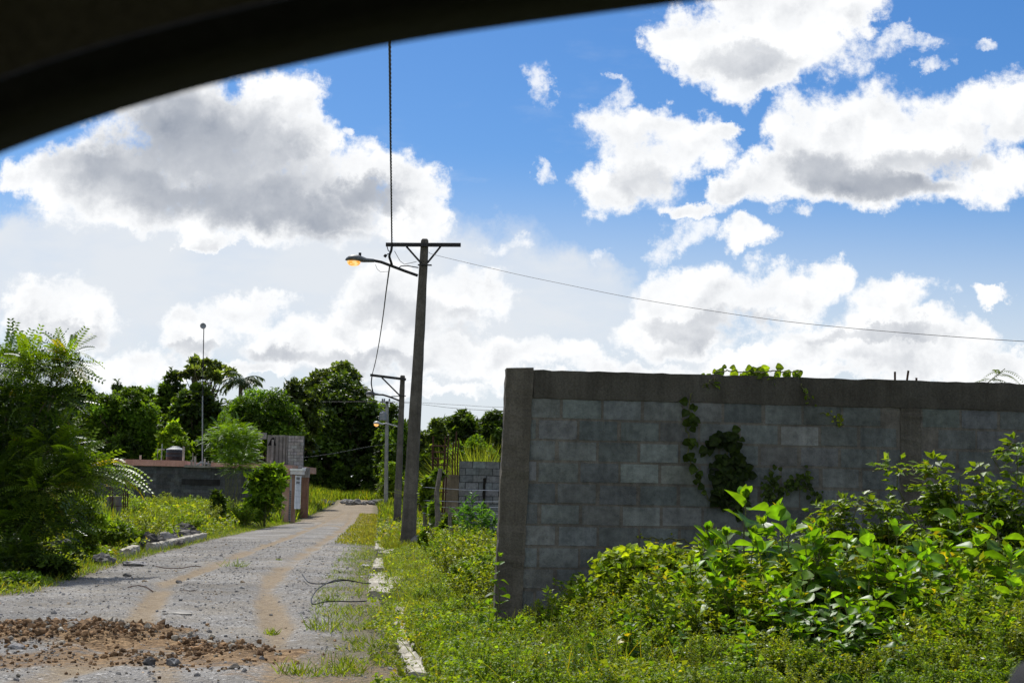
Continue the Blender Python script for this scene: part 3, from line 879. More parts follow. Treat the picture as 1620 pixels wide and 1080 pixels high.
# ------------------------------------------------------------------ wooden fence
fence = thing('wire_fence', 'barbed wire strung between crooked wooden posts beside the tallest pole', 'fence', (float(at(690, 800, 36)[0]), 36, 0))
fo = tuple(fence.location)
MAT['wood'] = rough_mat('weathered_post', (.10, .088, .07), (.21, .185, .155), 6, .9, .012, 40)
posts = [((684, 858), (697, 741), 33.5, .062), ((676, 838), (688, 750), 38, .06), ((697, 856), (692, 760), 35.5, .04), ((664, 838), (677, 768), 41, .05), ((720, 868), (712, 800), 31, .045), ((775, 872), (772, 795), 31.5, .04)]
for (a, c_, d, r) in posts:
    A = at(*a, d); B = at(*c_, d); A[2] = -.2
    mid = (A + B) / 2 + np.array([r * .7, 0, 0]); q3 = (A + 3 * B) / 4 - np.array([r * .6, 0, 0])
    b = MB(); b.tube([A, mid, q3, B], [r * 1.2, r, r * .9, r * .75], 7); b.build('post', MAT['wood'], fence, fo)
for y0, y1 in ((791, 793), (801, 802), (811, 813), (770, 776)):
    A = at(668, y0, 38); B = at(800, y1, 31); Cc = (A + B) / 2 - np.array([0, 0, .02])
    b = MB(); b.tube([A, Cc, B], .006, 5); b.build('wire', MAT['steel_grey'], fence, fo)

# ------------------------------------------------------------------ street-lamp poles
MAT['glass_amber'], nt, out = new_mat('amber_lens'); k = N(nt)
em = k.node('ShaderNodeEmission'); nz = k.noise(k.obj(), 9, 3)
k.put(em.inputs[0], k.mix(k.ramp(nz, .35, .6), (1.0, .34, .03), (1.0, .66, .28))); em.inputs[1].default_value = 1.25
nt.links.new(em.outputs[0], out.inputs[0])
MAT['lamp_off'] = rough_mat('unlit_lens', (.45, .46, .46), (.6, .6, .6), 10, .25, .001, 30, False, .5)
MAT['lamp_body'] = rough_mat('lamp_housing', (.09, .10, .105), (.15, .16, .165), 10, .5, .001, 60, False, .5, .2)
MAT['lamp_pale'] = rough_mat('pale_lamp_housing', (.33, .35, .36), (.45, .46, .47), 10, .5, .001, 60, False, .5, .2)


MAT['pole_sunhaze'] = rough_mat('sunhaze_pole_concrete', (.30, .30, .285), (.40, .40, .38), 3.0, .9, .004, 45, True, .15, 0, .2)  # pole concrete lightened in colour to show sunlit haze on the far poles


def ring_loft(mb, rings, col=(1, 1, 1), cap=True):
    n = len(rings[0]); V = np.concatenate(rings); kk = len(rings)
    i = np.arange(kk - 1)[:, None] * n; j = np.arange(n)[None]; j2 = (j + 1) % n
    f = np.stack([i + j, i + j2, i + n + j2, i + n + j], -1).reshape(-1, 4)
    mb.add(V, f, col)
    if cap:
        for q in (0, kk - 1):
            c0 = rings[q].mean(0)
            mb.add(np.vstack([rings[q], c0[None]]), [[a, (a + 1) % n, n] for a in range(n)], col)


def cobra_lamp(parent, off, tip, root, scale, lit, pale=False):
    """cobra-head luminaire from its tip back to the arm: housing, bowl lens, photocell on top"""
    tip = np.array(tip, float); root = np.array(root, float); ax = root - tip; L = np.linalg.norm(ax); ax /= L
    side = np.cross(ax, (0, 0, 1)); side /= np.linalg.norm(side); up = np.cross(side, ax)
    prof = [(0.0, .06, .05, -.01), (.04, .50, .40, .0), (.14, .82, .80, .02), (.30, 1.0, 1.0, .03), (.48, .98, 1.0, .02), (.62, .72, .82, 0), (.74, .52, .62, -.01), (.98, .46, .52, -.01), (1.0, .38, .42, -.01)]
    W, Hh = .19 * scale, .125 * scale
    a = np.linspace(0, 2 * math.pi, 16, endpoint=False); rings = []
    for t, w, h, o in prof:
        ca, sa = np.cos(a), np.sin(a); sa2 = np.where(sa < 0, sa * .55, sa)
        rings.append(tip + ax * L * t + side * (W * w * ca)[:, None] + up * (Hh * h * sa2 + o * scale)[:, None])
    hd = MB(); ring_loft(hd, rings); h = hd.build('lamp_head', MAT['lamp_pale' if pale else 'lamp_body'], parent, off, True)
    lr = []
    for q, (z, s_) in enumerate(((0, 1), (-.45, .93), (-.8, .72), (-1.0, .3))):
        c0 = tip + ax * L * .30; lr.append(c0 + ax * (L * .235 * s_ * np.cos(a))[:, None] + side * (W * .86 * s_ * np.sin(a))[:, None] + up * (Hh * (-.35 + z * 1.05)))
    ls = MB(); ring_loft(ls, lr); ls.build('lens', MAT['glass_amber' if lit else 'lamp_off'], h, (0, 0, 0) if False else off, True)
    c0 = tip + ax * L * .50 + up * Hh * .9
    pc = MB(); pc.tube([c0, c0 + up * .055 * scale, c0 + up * .10 * scale], [.036 * scale, .04 * scale, .04 * scale], 10); pc.build('photocell', MAT['cable'], h, off)
    return h


def utility_pole(label, d, base_px, top_px, wb, wt, mat='pole'):
    A = at(*base_px, d); B = at(*top_px, d)
    gz = float(H(A[0], A[1])); t = (gz - .3 - B[2]) / (A[2] - B[2]); A2 = B + (A - B) * t
    po = thing('utility_pole', label, 'utility pole', (A[0], A[1], gz)); off = (A[0], A[1], gz)
    r = np.random.default_rng(int(d)); n = 22; tt = np.linspace(0, 1, n)
    b = MB(); rings = []
    for q in tt:
        w = (wb + (wt - wb) * q) / 2; c0 = A2 + (B - A2) * q
        pr = np.array([(-1, -.72), (-.72, -1), (.72, -1), (1, -.72), (1, .72), (.72, 1), (-.72, 1), (-1, .72)]) * w
        ro = np.column_stack([pr, np.zeros(8)]) + c0 + r.normal(0, .0035, (8, 3)); rings.append(ro)
    c0 = B + (B - A2) / np.linalg.norm(B - A2) * .05; rings.append((rings[-1] - B) * .7 + c0)
    ring_loft(b, rings, (1, 1, 1)); b.build('pole', MAT[mat], po, off)
    return po, off


# tallest, with amber lamp
D1 = 43.0
p1, f1 = utility_pole('tallest concrete pole with full crossarm and street lamp glowing amber', D1, (645, 865), (672, 381), .42, .215)
b = MB(); b.beam(at(610.5, 387, D1 - .17), at(729, 387.5, D1 - .17), .10, .10, (1, 1, 1)); b.build('crossarm', MAT['steel_dark'], p1, f1)
for xx in (719,):
    pass
for a, c_ in (((643, 390), (666, 416)), ((697, 390), (676, 416))):
    b = MB(); b.beam(at(*a, D1 - .19), at(*c_, D1 - .19), .012, .055); b.build('brace', MAT['steel_dark'], p1, f1)
b = MB(); b.tube([at(661, 436, D1), at(640, 428.5, D1 - .02), at(615, 419, D1 - .04), at(603, 414.5, D1 - .05), at(588, 411.5, D1 - .06)], .042, 10); b.build('lamp_arm', MAT['steel_dark'], p1, f1, True)
cobra_lamp(p1, f1, at(546, 410.5, D1 - .1), at(592, 412.5, D1 - .06), 1.0, True)
b = MB(); b.beam(at(661, 419, D1 - .15), at(683, 419.5, D1 - .15), .03, .04); b.build('bolt', MAT['steel_dark'], p1, f1)
b = MB(); b.tube([at(631, 424, D1 - .05), at(634, 421, D1 - .1), at(645, 420.5, D1 - .15), at(662, 423.5, D1 - .15)], .016, 5); b.build('service_wire', MAT['cable'], p1, f1)
b = MB(); b.tube([at(624, 397, D1 - .15), at(633, 413, D1 - .15), at(640, 418, D1 - .15), at(659, 414, D1 - .15)], .008, 5); b.build('service_wire', MAT['cable'], p1, f1)
b = MB(); b.tube([at(612, 389, D1 - .2), at(614, 396, D1 - .2), at(618, 400, D1 - .2), at(613, 402, D1 - .2), at(609.5, 405, D1 - .2)], .014, 5); b.tube([at(611, 403, D1 - .2), at(608, 406.5, D1 - .2)], .045, 6); b.build('clamp', MAT['cable'], p1, f1)
b = MB(); b.tube([at(594, 419, D1 - .1), at(597, 426, D1 - .1), at(602, 430, D1 - .1), at(614, 429.5, D1 - .1)], .006, 5); b.build('service_wire', MAT['cable'], p1, f1)

D2 = 85.0
p2, f2 = utility_pole('second concrete pole with one-sided crossarm and unlit street lamp', D2, (628, 828), (637, 595), .42, .26)
b = MB(); b.beam(at(586, 593, D2 - .9), at(642, 600, D2 - .2), .13, .13); b.build('crossarm', MAT['steel_dark'], p2, f2)
b = MB(); b.beam(at(604, 597, D2 - .6), at(633, 626, D2 - .2), .02, .08); b.build('brace', MAT['steel_dark'], p2, f2)
b = MB(); b.tube([at(633, 634, D2), at(618, 628, D2 - .1), at(606, 624.3, D2 - .2), at(598, 624, D2 - .2)], .05, 8); b.build('lamp_arm', MAT['steel_dark'], p2, f2, True)
cobra_lamp(p2, f2, at(578, 622, D2 - .3), at(599, 624, D2 - .2), 1.15, False)
b = MB(); b.beam(at(619, 627, D2 - .2), at(642, 626, D2 - .2), .03, .05); b.build('bolt', MAT['steel_dark'], p2, f2)

D3 = 126.0
p3, f3 = utility_pole('distant slim pole with a transformer drum and short crossarm', D3, (610.5, 798), (612.5, 635), .34, .24, 'pole_sunhaze')
b = MB(); b.beam(at(602, 636, D3 - .2), at(622, 637, D3 - .2), .1, .1); b.build('crossarm', MAT['steel_dark'], p3, f3)
c0 = at(606, 659, D3 - .35); b = MB(); b.lathe([(0, -.32), (.27, -.32), (.29, -.28), (.29, .28), (.24, .36), (.10, .38), (.08, .5), (0, .5)], 16, c0); tf = b.build('transformer', MAT['steel_grey'], p3, f3)
for q in (605, 608, 616):
    c1 = at(q, 634, D3 - .2); b = MB(); b.lathe([(0, -.05), (.05, -.05), (.09, .03), (.05, .06), (.08, .12), (.04, .2), (0, .2)], 8, c1); b.build('insulator', MAT['steel_grey'], p3, f3)

D4 = 117.0
p4, f4 = utility_pole('distant pole behind the second one, its small lamp glowing orange', D4, (627, 802), (633.5, 650), .40, .24, 'pole_sunhaze')
b = MB(); b.tube([at(631, 675, D4), at(620, 672, D4 - .2), at(611, 669.5, D4 - .3), at(604, 670.5, D4 - .3)], .05, 8); b.build('lamp_arm', MAT['lamp_pale'], p4, f4, True)
cobra_lamp(p4, f4, at(590.5, 669, D4 - .5), at(607, 671, D4 - .3), 1.25, True, True)

# ------------------------------------------------------------------ overhead lines
def twisted(name, pts, rad, strands, pitch, label, cat):
    P = np.array(pts, float); s = np.concatenate([[0], np.cumsum(np.linalg.norm(np.diff(P, axis=0), axis=1))])
    q = np.linspace(0, s[-1], int(s[-1] / (pitch / 9))); C = np.stack([np.interp(q, s, P[:, i]) for i in range(3)], -1)
    T = np.gradient(C, axis=0); T /= np.linalg.norm(T, axis=1)[:, None]; Uv = np.cross(T, (0, 0, 1.)); Uv /= np.linalg.norm(Uv, axis=1)[:, None]; Wv = np.cross(Uv, T)
    b = MB()
    for i in range(strands):
        a = q / pitch * 6.283 + i * 6.283 / strands
        b.tube(C + rad * (np.cos(a)[:, None] * Uv + np.sin(a)[:, None] * Wv), rad * .9, 5)
    return tag(b.build(name, MAT['cable']), label, cat)


cp = [at(620, 386, D1 - .3), at(619.5, 340, 39), at(618.8, 280, 34.5), at(618, 220, 30.4), at(617.5, 160, 26.8), at(617, 100, 23.6), at(616.5, 60, 21.6), at(616, 0, 19.2), at(615, -200, 13.5)]
zz = cp[-1]; cp += [np.array([-.35, 5., 6.3]), np.array([.1, -4., 7.3])]
twisted('cable', cp, .0125, 3, 1.05, 'thick twisted black cable rising steeply from the tallest crossarm', 'cable')
cable('cable', [at(620, 387, D1 - .3), at(619, 396, D1 - .3), at(616, 405, D1 - .3), at(618.5, 414, D1 - .25), at(620, 419, D1 - .12)], .035, 'frayed cable tail hanging from the tallest crossarm onto the lamp arm', 'cable')
cable('cable', [at(616.5, 421, D1 - .1), at(611, 460, 52), at(606, 500, 61), at(600, 540, 70), at(594, 572, 79), at(588.5, 593, D2 - 1)], .022, 'slack black line between the first and second pole', 'cable')
cable('cable', [at(588.5, 594, D2 - .9), at(587.5, 607, D2 - .8), at(590, 620, D2 - .4), at(591, 628, D2 - .4)], .035, 'short drop wire hanging from the second crossarm over its lamp', 'cable')
cable('cable', [at(678, 399, D1 - .1), at(695, 405, 42), at(810, 432, 39.5), at(905, 452, 37.5), at(1000, 471, 35.5), at(1125, 491.5, 33), at(1250, 509, 30.5), at(1420, 525.5, 27.5), at(1640, 541, 24), at(1900, 552, 20.5)], .006, 'long thin wire sweeping from the tallest pole over the grey wall', 'cable')
cable('cable', [at(-60, 615, 150), at(110, 624.5, 146), at(300, 632, 140), at(420, 635.5, 136), at(604, 634.5, D3), at(720, 640, 124), at(800, 644, 122), at(1000, 645, 118)], .014, 'upper of two far power lines crossing before the trees', 'cable', 'steel_dark')
cable('cable', [at(-60, 620, 149), at(110, 629, 145), at(300, 636, 139), at(420, 637.5, 135), at(616, 636, D3), at(720, 645.5, 123), at(800, 649.5, 121), at(1000, 651, 117)], .017, 'lower of two far power lines crossing before the trees', 'cable', 'steel_dark')
cable('cable', [at(440, 728, 112), at(520, 718, 114), at(585, 706, 116), at(629, 701, D4)], .008, 'faint service wire running from the upper block house toward the lit distant pole', 'cable', 'steel_grey')

# ------------------------------------------------------------------ house with tank
def wall_quad(mb, pa, pb, d0, d1, ztop, zbot, th, col):
    A = at(pa, 790, d0); B = at(pb, 790, d1); dv = (B - A); dv[2] = 0; L = np.linalg.norm(dv); dv /= L; nv = np.array([-dv[1], dv[0], 0])
    P = lambda s, z, o: np.array([A[0], A[1], 0]) + dv * s + nv * o + np.array([0, 0, z])
    return P, L


MAT['old_plaster'] = rough_mat('dark_stained_plaster', (.10, .10, .095), (.185, .185, .175), 1.2, .92, .01, 30, True, .1, 0, .3)
MAT['pink'] = rough_mat('pink_plaster', (.58, .30, .235), (.70, .40, .32), 1.5, .9, .004, 30, True, .1, 0, .15)
MAT['pinkgate'] = rough_mat('pink_stone_pillar', (.36, .24, .19), (.47, .34, .28), 2.5, .9, .006, 35, True, .1, 0, .2)
MAT['white_paint'] = rough_mat('white_paint', (.62, .64, .66), (.75, .76, .77), 4, .55, .002, 40, True)
MAT['tank'] = rough_mat('black_tank', (.012, .013, .018), (.022, .023, .03), 6, .45, .002, 40, False, .4)
MAT['grey_block'] = rough_mat('raw_block', (.20, .20, .195), (.31, .305, .295), 3, .95, .008, 40, True, .1, 0, .2)

hz = 86.0
HO = at(190, 790, hz); hx = frame_xf((HO[0], HO[1], .35), math.radians(2)); px_m = hz / F
ho = thing('house', 'low unfinished concrete house with pink roof parapet and bare roof posts', 'house', (HO[0], HO[1], .35)); hoff = tuple(ho.location)


def lbox(mb, lo, hi, col=(1, 1, 1), xf=None):
    b = MB(); b.box(lo, hi); mb.add(xf(b.v[0]), b.f[0], col)


W_ = lambda px: (px - 190) * px_m
ZT = lambda py, px=280: (786 - py) * px_m + 1.3 - .35 + (px - 280) * .021 * px_m
b = MB(); block_panel(b, W_(150), W_(420), -.6, ZT(738.5), .2, 23, tone=(.095, .10, .098), mort=(.08, .08, .076), xf=hx, var=.1)
b.build('wall', MAT['block'], ho, hoff)
b = MB(); lbox(b, (W_(285), -.06, ZT(766)), (W_(345), .02, ZT(757)), (.25, .25, .25), hx); b.build('window', MAT['old_plaster'], ho, hoff)
b = MB(); lbox(b, (W_(150), -.14, ZT(738) + .004), (W_(289), 6, ZT(728.5)), (1, 1, 1), hx); pr_ = b.build('parapet', MAT['pink'], ho, hoff)
b = MB(); lbox(b, (W_(289) + .01, -.25, ZT(739)), (W_(345), 6, ZT(735.5)), (1.5, 1.5, 1.5), hx); b.build('roof_slab', MAT['conc'], ho, hoff)
b = MB(); lbox(b, (W_(331), -.3, ZT(737)), (W_(442), 5, ZT(730.5)), (1, 1, 1), hx); b.build('parapet', MAT['pink'], ho, hoff)
for x, y0, y1, w in ((216.5, 729, 721.5, .1), (284, 729, 706, .11), (302.5, 737, 721, .12), (297, 737, 727, .08), (318, 736, 724.5, .09), (330, 736, 727, .12), (324, 736, 728, .07), (342, 736, 724, .05), (299, 737, 716, .03)):
    b = MB(); rough_bar(b, (W_(x) - w / 2, .3, ZT(y0) - .1), (W_(x) - w / 2, .3, ZT(y1)), w, w, (2.1, 2.05, 2.0), int(x), 6, .004, hx); b.build('roof_post', MAT['conc'], ho, hoff)
b = MB(); b.tube(hx(np.array([[W_(305), .5, ZT(735.5)], [W_(312), .4, ZT(730.5)], [W_(322), .4, ZT(732)], [W_(331), .5, ZT(735)]])), .07, 6); b.build('pipe', MAT['white_paint'], ho, hoff)
b = MB(); b.tube(hx(np.array([[W_(243), .4, ZT(728.5)], [W_(243), .4, ZT(711.5)], [W_(254), .4, ZT(711.5)]])), .035, 6); b.tube(hx(np.array([[W_(249), .5, ZT(728.5)], [W_(249), .5, ZT(702)]])), .035, 6); b.build('pipe', MAT['steel_grey'], ho, hoff)
tc = hx(np.array([[W_(267), 1.2, ZT(728.5) + .01]]))[0]; tk = thing('water_tank', 'black round water tank with pale domed lid on the pink parapet roof', 'water tank', tuple(tc)); ts = px_m
b = MB(); b.lathe([(0, 0), (.50, 0), (.52, .04), (.515, .2), (.53, .22), (.515, .24), (.515, .42), (.53, .44), (.515, .46), (.515, .60), (.5, .63)], 28, tc); b.build('body', MAT['tank'], tk, tuple(tc), True)
b = MB(); b.lathe([(.54, .615), (.50, .66), (.30, .74), (.27, .745)], 28, tc); b.build('shoulder', MAT['white_paint'], tk, tuple(tc), True)
b = MB(); b.lathe([(.25, .745), (.25, .79), (.2, .81), (0, .82)], 20, tc); b.build('lid', MAT['lamp_pale'], tk, tuple(tc))
# mast
ma = hx(np.array([[W_(311.5), 1.0, ZT(735)]]))[0]; mt_ = at(322.5, 517, hz + 1)
ms = thing('antenna_mast', 'tall leaning thin antenna mast with a small dish above the trees', 'antenna', tuple(ma))
mid = (ma + mt_) / 2 + np.array([-.03, 0, 0])
b = MB(); b.tube([ma, ma + (mid - ma) * .5, mid], .036, 6); b.build('pole', MAT['steel_grey'], ms, tuple(ma)); b = MB(); b.tube([mid, mt_], .026, 6); b.build('upper_pole', MAT['steel_dark'], ms, tuple(ma))
dc = at(321.2, 515.5, hz + .9); q = MB(); a = np.linspace(0, 6.283, 18, endpoint=False)
u1 = np.array([.35, -.9, .1]); u1 /= np.linalg.norm(u1); u2 = np.cross(u1, (0, 0, 1)); u2 /= np.linalg.norm(u2); u3 = np.cross(u2, u1)
ring_loft(q, [dc + u1 * z + (r * np.cos(a))[:, None] * u2 + (r * np.sin(a))[:, None] * u3 for r, z in ((.02, -.07), (.11, -.05), (.17, .0), (.175, .012), (.11, -.02), (.02, -.04))]); q.build('dish', MAT['steel_grey'], ms, tuple(ma), True)
c1 = at(311, 697, hz + 1); b = MB(); b.tube([c1 + np.array([-.16, 0, -.05]), c1 + np.array([.0, 0, .03]), c1 + np.array([.08, 0, .05])], .018, 5); b.build('guy_bracket', MAT['steel_grey'], ms, tuple(ma))

# ------------------------------------------------------------------ block house and gate
D5 = 98.0; s5 = D5 / F
BO = at(400, 790, D5); bx5 = frame_xf((BO[0], BO[1], 0), math.radians(-4)); W5 = lambda px: (px - 400) * s5; Z5 = lambda py: (788 - py) * s5 + 1.3
bh = thing('block_house', 'unfinished house with bare stained block storey above a pale slab', 'house', (BO[0], BO[1], .4)); bo = tuple(bh.location)
b = MB(); block_panel(b, W5(453), W5(478), Z5(740), Z5(688), .2, 33, tone=(.34, .335, .325), mort=(.12, .12, .115), xf=bx5, joint=.022, var=.06, proud=.015); b.build('wall', MAT['block'], bh, bo)
b = MB(); rough_bar(b, (W5(420), -.02, Z5(733)), (W5(452.6), -.02, Z5(733)), .2, Z5(687.5) - Z5(733), (.95, .92, .88), 8, 14, .008, bx5)
b.build('wall', MAT['grey_block'], bh, bo)
for x in (432, 438, 444, 449):
    b = MB(); lbox(b, (W5(x), -.055, Z5(735)), (W5(x) + .05, -.035, Z5(690)), (.45, .43, .4), bx5); b.build('stain_strip', MAT['grey_block'], bh, bo)
b = MB(); lbox(b, (W5(404), .1, Z5(694)), (W5(417), .25, Z5(684)), (1, 1, 1), bx5); b.build('wall', MAT['grey_block'], bh, bo)
q5 = bx5(np.array([[W5(421), -.06, Z5(704)], [W5(434), -.06, Z5(704)], [W5(430), -.06, Z5(691)], [W5(426), -.06, Z5(693)]])); b = MB(); b.add(np.vstack([q5, q5 + np.array([0, .03, 0])]), [[0, 1, 2, 3], [4, 7, 6, 5], [0, 4, 5, 1], [1, 5, 6, 2], [2, 6, 7, 3], [3, 7, 4, 0]], (.08, .08, .08)); b.build('opening', MAT['old_plaster'], bh, bo)
b = MB(); rough_bar(b, (W5(428), -.25, Z5(735)), (W5(428), -.25, Z5(695)), .12, .13, (.95, .93, .9), 9, 8, .004, bx5); b.build('post', MAT['grey_block'], bh, bo)
b = MB(); lbox(b, (W5(395), -1.6, Z5(745)), (W5(470), 6, Z5(735)), (1.1, 1.03, .98), bx5); b.build('slab', MAT['pinkgate'], bh, bo)
b = MB(); lbox(b, (W5(395), -.4, -.3), (W5(447), -.2, Z5(745) - .004), (.55, .53, .5), bx5); b.build('wall', MAT['old_plaster'], bh, bo)
b = MB(); lbox(b, (W5(472), .0, Z5(753)), (W5(487), .5, Z5(738)), (1.05, 1.0, .95), bx5); b.build('beam', MAT['grey_block'], bh, bo)
b = MB(); lbox(b, (W5(476), .06, -.1), (W5(486.5), .45, Z5(753) - .004), (.62, .5, .42), bx5); b.build('column', MAT['pinkgate'], bh, bo)
b = MB(); lbox(b, (W5(477), -.1, Z5(739.9)), (W5(483), .3, Z5(737.5)), (1.3, 1.3, 1.3), bx5); b.build('ledge', MAT['white_paint'], bh, bo)
b = MB(); rough_bar(b, (W5(432), -1.2, Z5(735)), (W5(432), -1.2, Z5(728)), .1, .1, (1.6, 1.6, 1.55), 10, 5, .004, bx5); b.build('post', MAT['conc'], bh, bo)

D6 = 84.0; s6 = D6 / F; GO = at(447, 790, D6); GZ = float(H(GO[0], GO[1])); gx = frame_xf((GO[0], GO[1], 0), math.radians(0)); W6 = lambda px: (px - 447) * s6; Z6 = lambda py: (789.5 - py) * s6 + 1.3
gt = thing('gateway', 'pink gate pillars under a flat white cap with a white metal gate', 'gate', (GO[0], GO[1], GZ)); go = tuple(gt.location)
gy1 = 1.6   # the gate runs away from us along the street
b = MB(); rough_bar(b, (W6(446), 0, GZ - .6), (W6(446), 0, Z6(744)), .45, W6(457) - W6(446), (1.12, 1.02, .96), 12, 10, .004, gx); b.build('pillar', MAT['pinkgate'], gt, go)
b = MB(); rough_bar(b, (W6(460.5), .02, GZ - .6), (W6(460.5), .02, Z6(744)), .42, W6(466) - W6(460.5), (.85, .74, .68), 13, 10, .004, gx); b.build('pillar', MAT['pinkgate'], gt, go)
b = MB(); lbox(b, (W6(457), .12, GZ - .4), (W6(460.5) - .002, .2, Z6(750)), (.9, .9, .9), gx); b.build('side_panel', MAT['white_paint'], gt, go)
for q in range(15):
    z = GZ - .1 + q * .125
    if z < Z6(752): 
        b = MB(); lbox(b, (W6(457.7), .105, z), (W6(459.6), .117, z + .06), (.06, .06, .06), gx); b.build('vent', MAT['old_plaster'], gt, go)
b = MB(); lbox(b, (W6(447), -.12, Z6(750)), (W6(457), .6, Z6(744.5)), (1.45, 1.3, 1.2), gx); b.build('capital', MAT['pinkgate'], gt, go)
b = MB(); lbox(b, (W6(457.2), -.16, Z6(744)), (W6(478.5), .8, Z6(741)), (1.2, 1.18, 1.12), gx); lbox(b, (W6(458), -.12, Z6(750)), (W6(477.5), .7, Z6(744) - .003), (.95, .9, .85), gx); b.build('cap', MAT['white_paint'], gt, go)
# swung-open white gate leaf with a row of slots near its top
GP = [at(465.2, 806, D6 - .3), at(474, 803, D6 + 1.0)]
gp0, gp1 = GP; zt_ = Z6(751.5)
dv = gp1 - gp0; dv[2] = 0; Lg = np.linalg.norm(dv); dv /= Lg; nv = np.array([dv[1], -dv[0], 0])
def gl(s, o, z): return np.array([gp0[0], gp0[1], 0]) + dv * s + nv * o + np.array([0, 0, z])
z0_ = gp0[2] + .05
def gbox(mb, s0, s1, o0, o1, za, zb_, col): 
    b = MB(); b.box((0, 0, 0), (1, 1, 1)); v = b.v[0]; mb.add(np.array([gl(s0 + (s1 - s0) * q[0], o0 + (o1 - o0) * q[1], za + (zb_ - za) * q[2]) for q in v]), b.f[0], col)
b = MB(); gbox(b, 0, Lg, 0, .04, z0_, zt_, (1.1, 1.12, 1.15)); leaf = b.build('gate_leaf', MAT['white_paint'], gt, go)
for q in range(4):
    for (za, zb_) in ((zt_ - .25, zt_ - .1), (zt_ - .46, zt_ - .32)):
        b = MB(); gbox(b, Lg * (.1 + q * .16), Lg * (.18 + q * .16), .041, .05, za, zb_, (.12, .12, .12)); b.build('slot', MAT['old_plaster'], leaf, go)
for q in range(1, 5):
    b = MB(); gbox(b, .02, Lg - .02, .041, .052, z0_ + q * .33, z0_ + q * .33 + .02, (.6, .62, .66)); b.build('rail', MAT['white_paint'], leaf, go)
for q in range(1, 4):
    b = MB(); gbox(b, Lg * q / 4, Lg * q / 4 + .02, .041, .051, z0_ + .03, zt_ - .5, (.62, .64, .68)); b.build('rail', MAT['white_paint'], leaf, go)

# stub column with starter bars on the verge opposite
D7 = 47.0; CO = at(183, 800, D7); cz = float(H(CO[0], CO[1]))
sc_ = thing('column_stub', 'short concrete column stub with tall rusty starter bars in the grass', 'column', (CO[0], CO[1], cz)); so_ = tuple(sc_.location)
A = at(170, 829, D7); B = at(197, 785, D7)
b = MB(); rough_bar(b, (A[0], D7 - .2, cz - .2), (A[0], D7 - .2, B[2]), .4, B[0] - A[0] - .12, (1.0, .94, .96), 17, 14, .006); b.build('column', MAT['conc'], sc_, so_)
for x, y0, y1 in ((173, 828, 738), (177, 828, 736), (194.5, 828, 738), (197.5, 830, 737), (201, 831, 742)):
    p0 = at(x, y0, D7 - .24); p_1 = at(x + .8, y1, D7 - .24); p0[2] = max(p0[2], cz - .1)
    b = MB(); b.tube([p0, (p0 + p_1) / 2 + np.array([.012, 0, 0]), p_1], .018, 6); b.build('rebar', MAT['rust'], sc_, so_)
for y in (742, 752, 762, 772, 782, 800, 815):
    p0 = at(173, y, D7 - .26); p_1 = at(200, y + .5, D7 - .26); b = MB(); b.tube([p0, p_1], .009, 5); b.build('stirrup', MAT['rust'], sc_, so_)

# ------------------------------------------------------------------ the car we look out of
YC = .45
loop_px = [(-260, 345), (-120, 281), (0, 230), (150, 177), (300, 133), (450, 97), (620, 65), (800, 37), (1000, 10), (1200, -16), (1450, -48), (1900, -104), (2600, -180), (3400, -252), (4300, -310), (5200, -345), (6000, -350), (6700, -310), (7200, -180), (7450, 100), (7550, 500), (7580, 900), (7560, 1250), (7380, 1430), (6600, 1445), (5000, 1445), (3800, 1445), (2600, 1440), (1600, 1440), (600, 1440), (-900, 1440), (-1300, 1420), (-1420, 1330), (-1330, 1150), (-900, 760), (-500, 470)]
loop_px = [(x, y - ((24 if 500 < x < 7000 else 20) if y < 600 else 0)) for x, y in loop_px]
Lp = np.array([at(*q, YC) for q in loop_px])
def closed_spline(P, sub=6):
    n = len(P); o = []
    for i in range(n):
        p0, p1, p2, p3 = P[(i - 1) % n], P[i], P[(i + 1) % n], P[(i + 2) % n]
        for q in range(sub):
            u = q / sub; o.append(.5 * (2 * p1 + (p2 - p0) * u + (2 * p0 - 5 * p1 + 4 * p2 - p3) * u * u + (3 * p1 - p0 - 3 * p2 + p3) * u ** 3))
    return np.array(o)
LS = closed_spline(Lp); nL = len(LS); cen = LS.mean(0)
tg = np.roll(LS, -1, 0) - np.roll(LS, 1, 0); tg /= np.linalg.norm(tg, axis=1)[:, None]
nrm_ = np.stack([tg[:, 2], np.zeros(nL), -tg[:, 0]], -1); nrm_ *= np.sign(np.sum(nrm_ * (LS - cen), axis=1))[:, None]
car = thing('car', 'dark car window frame and roof edge seen from the seat inside', 'car', (.2, .45, .2)); co = tuple(car.location)
MAT['rubber'] = rough_mat('window_rubber', (.010, .010, .011), (.016, .015, .016), 20, .75, .001, 200, False, .2)
MAT['trim'] = rough_mat('car_trim', (.055, .046, .038), (.066, .056, .047), 30, .85, .0008, 300, False, .2)
MAT['liner'] = rough_mat('roof_lining', (.014, .013, .012), (.020, .018, .016), 60, .95, .0008, 400, False, .1)
MAT['paint'] = rough_mat('car_paint', (.03, .03, .034), (.034, .034, .038), 4, .3, .0002, 300, False, .5, .3)
def loop_band(rows, name, mat):
    b = MB(); V = np.concatenate(rows); kk = len(rows); i = np.arange(kk - 1)[:, None] * nL; j = np.arange(nL)[None]; j2 = (j + 1) % nL
    b.add(V, np.stack([i + j, i + j2, i + nL + j2, i + nL + j], -1).reshape(-1, 4)); return b.build(name, mat, car, co, True)
def offs(o, y): return LS + nrm_ * o + np.array([0, y - YC, 0])
loop_band([offs(.004, .475), offs(.0, .468), offs(0, .45), offs(.001, .438), offs(.0085, .432)], 'window_seal', MAT['rubber'])
loop_band([offs(.0087, .431), offs(.014, .426), offs(.03, .412), offs(.046, .396), offs(.052, .38)], 'window_trim', MAT['trim'])
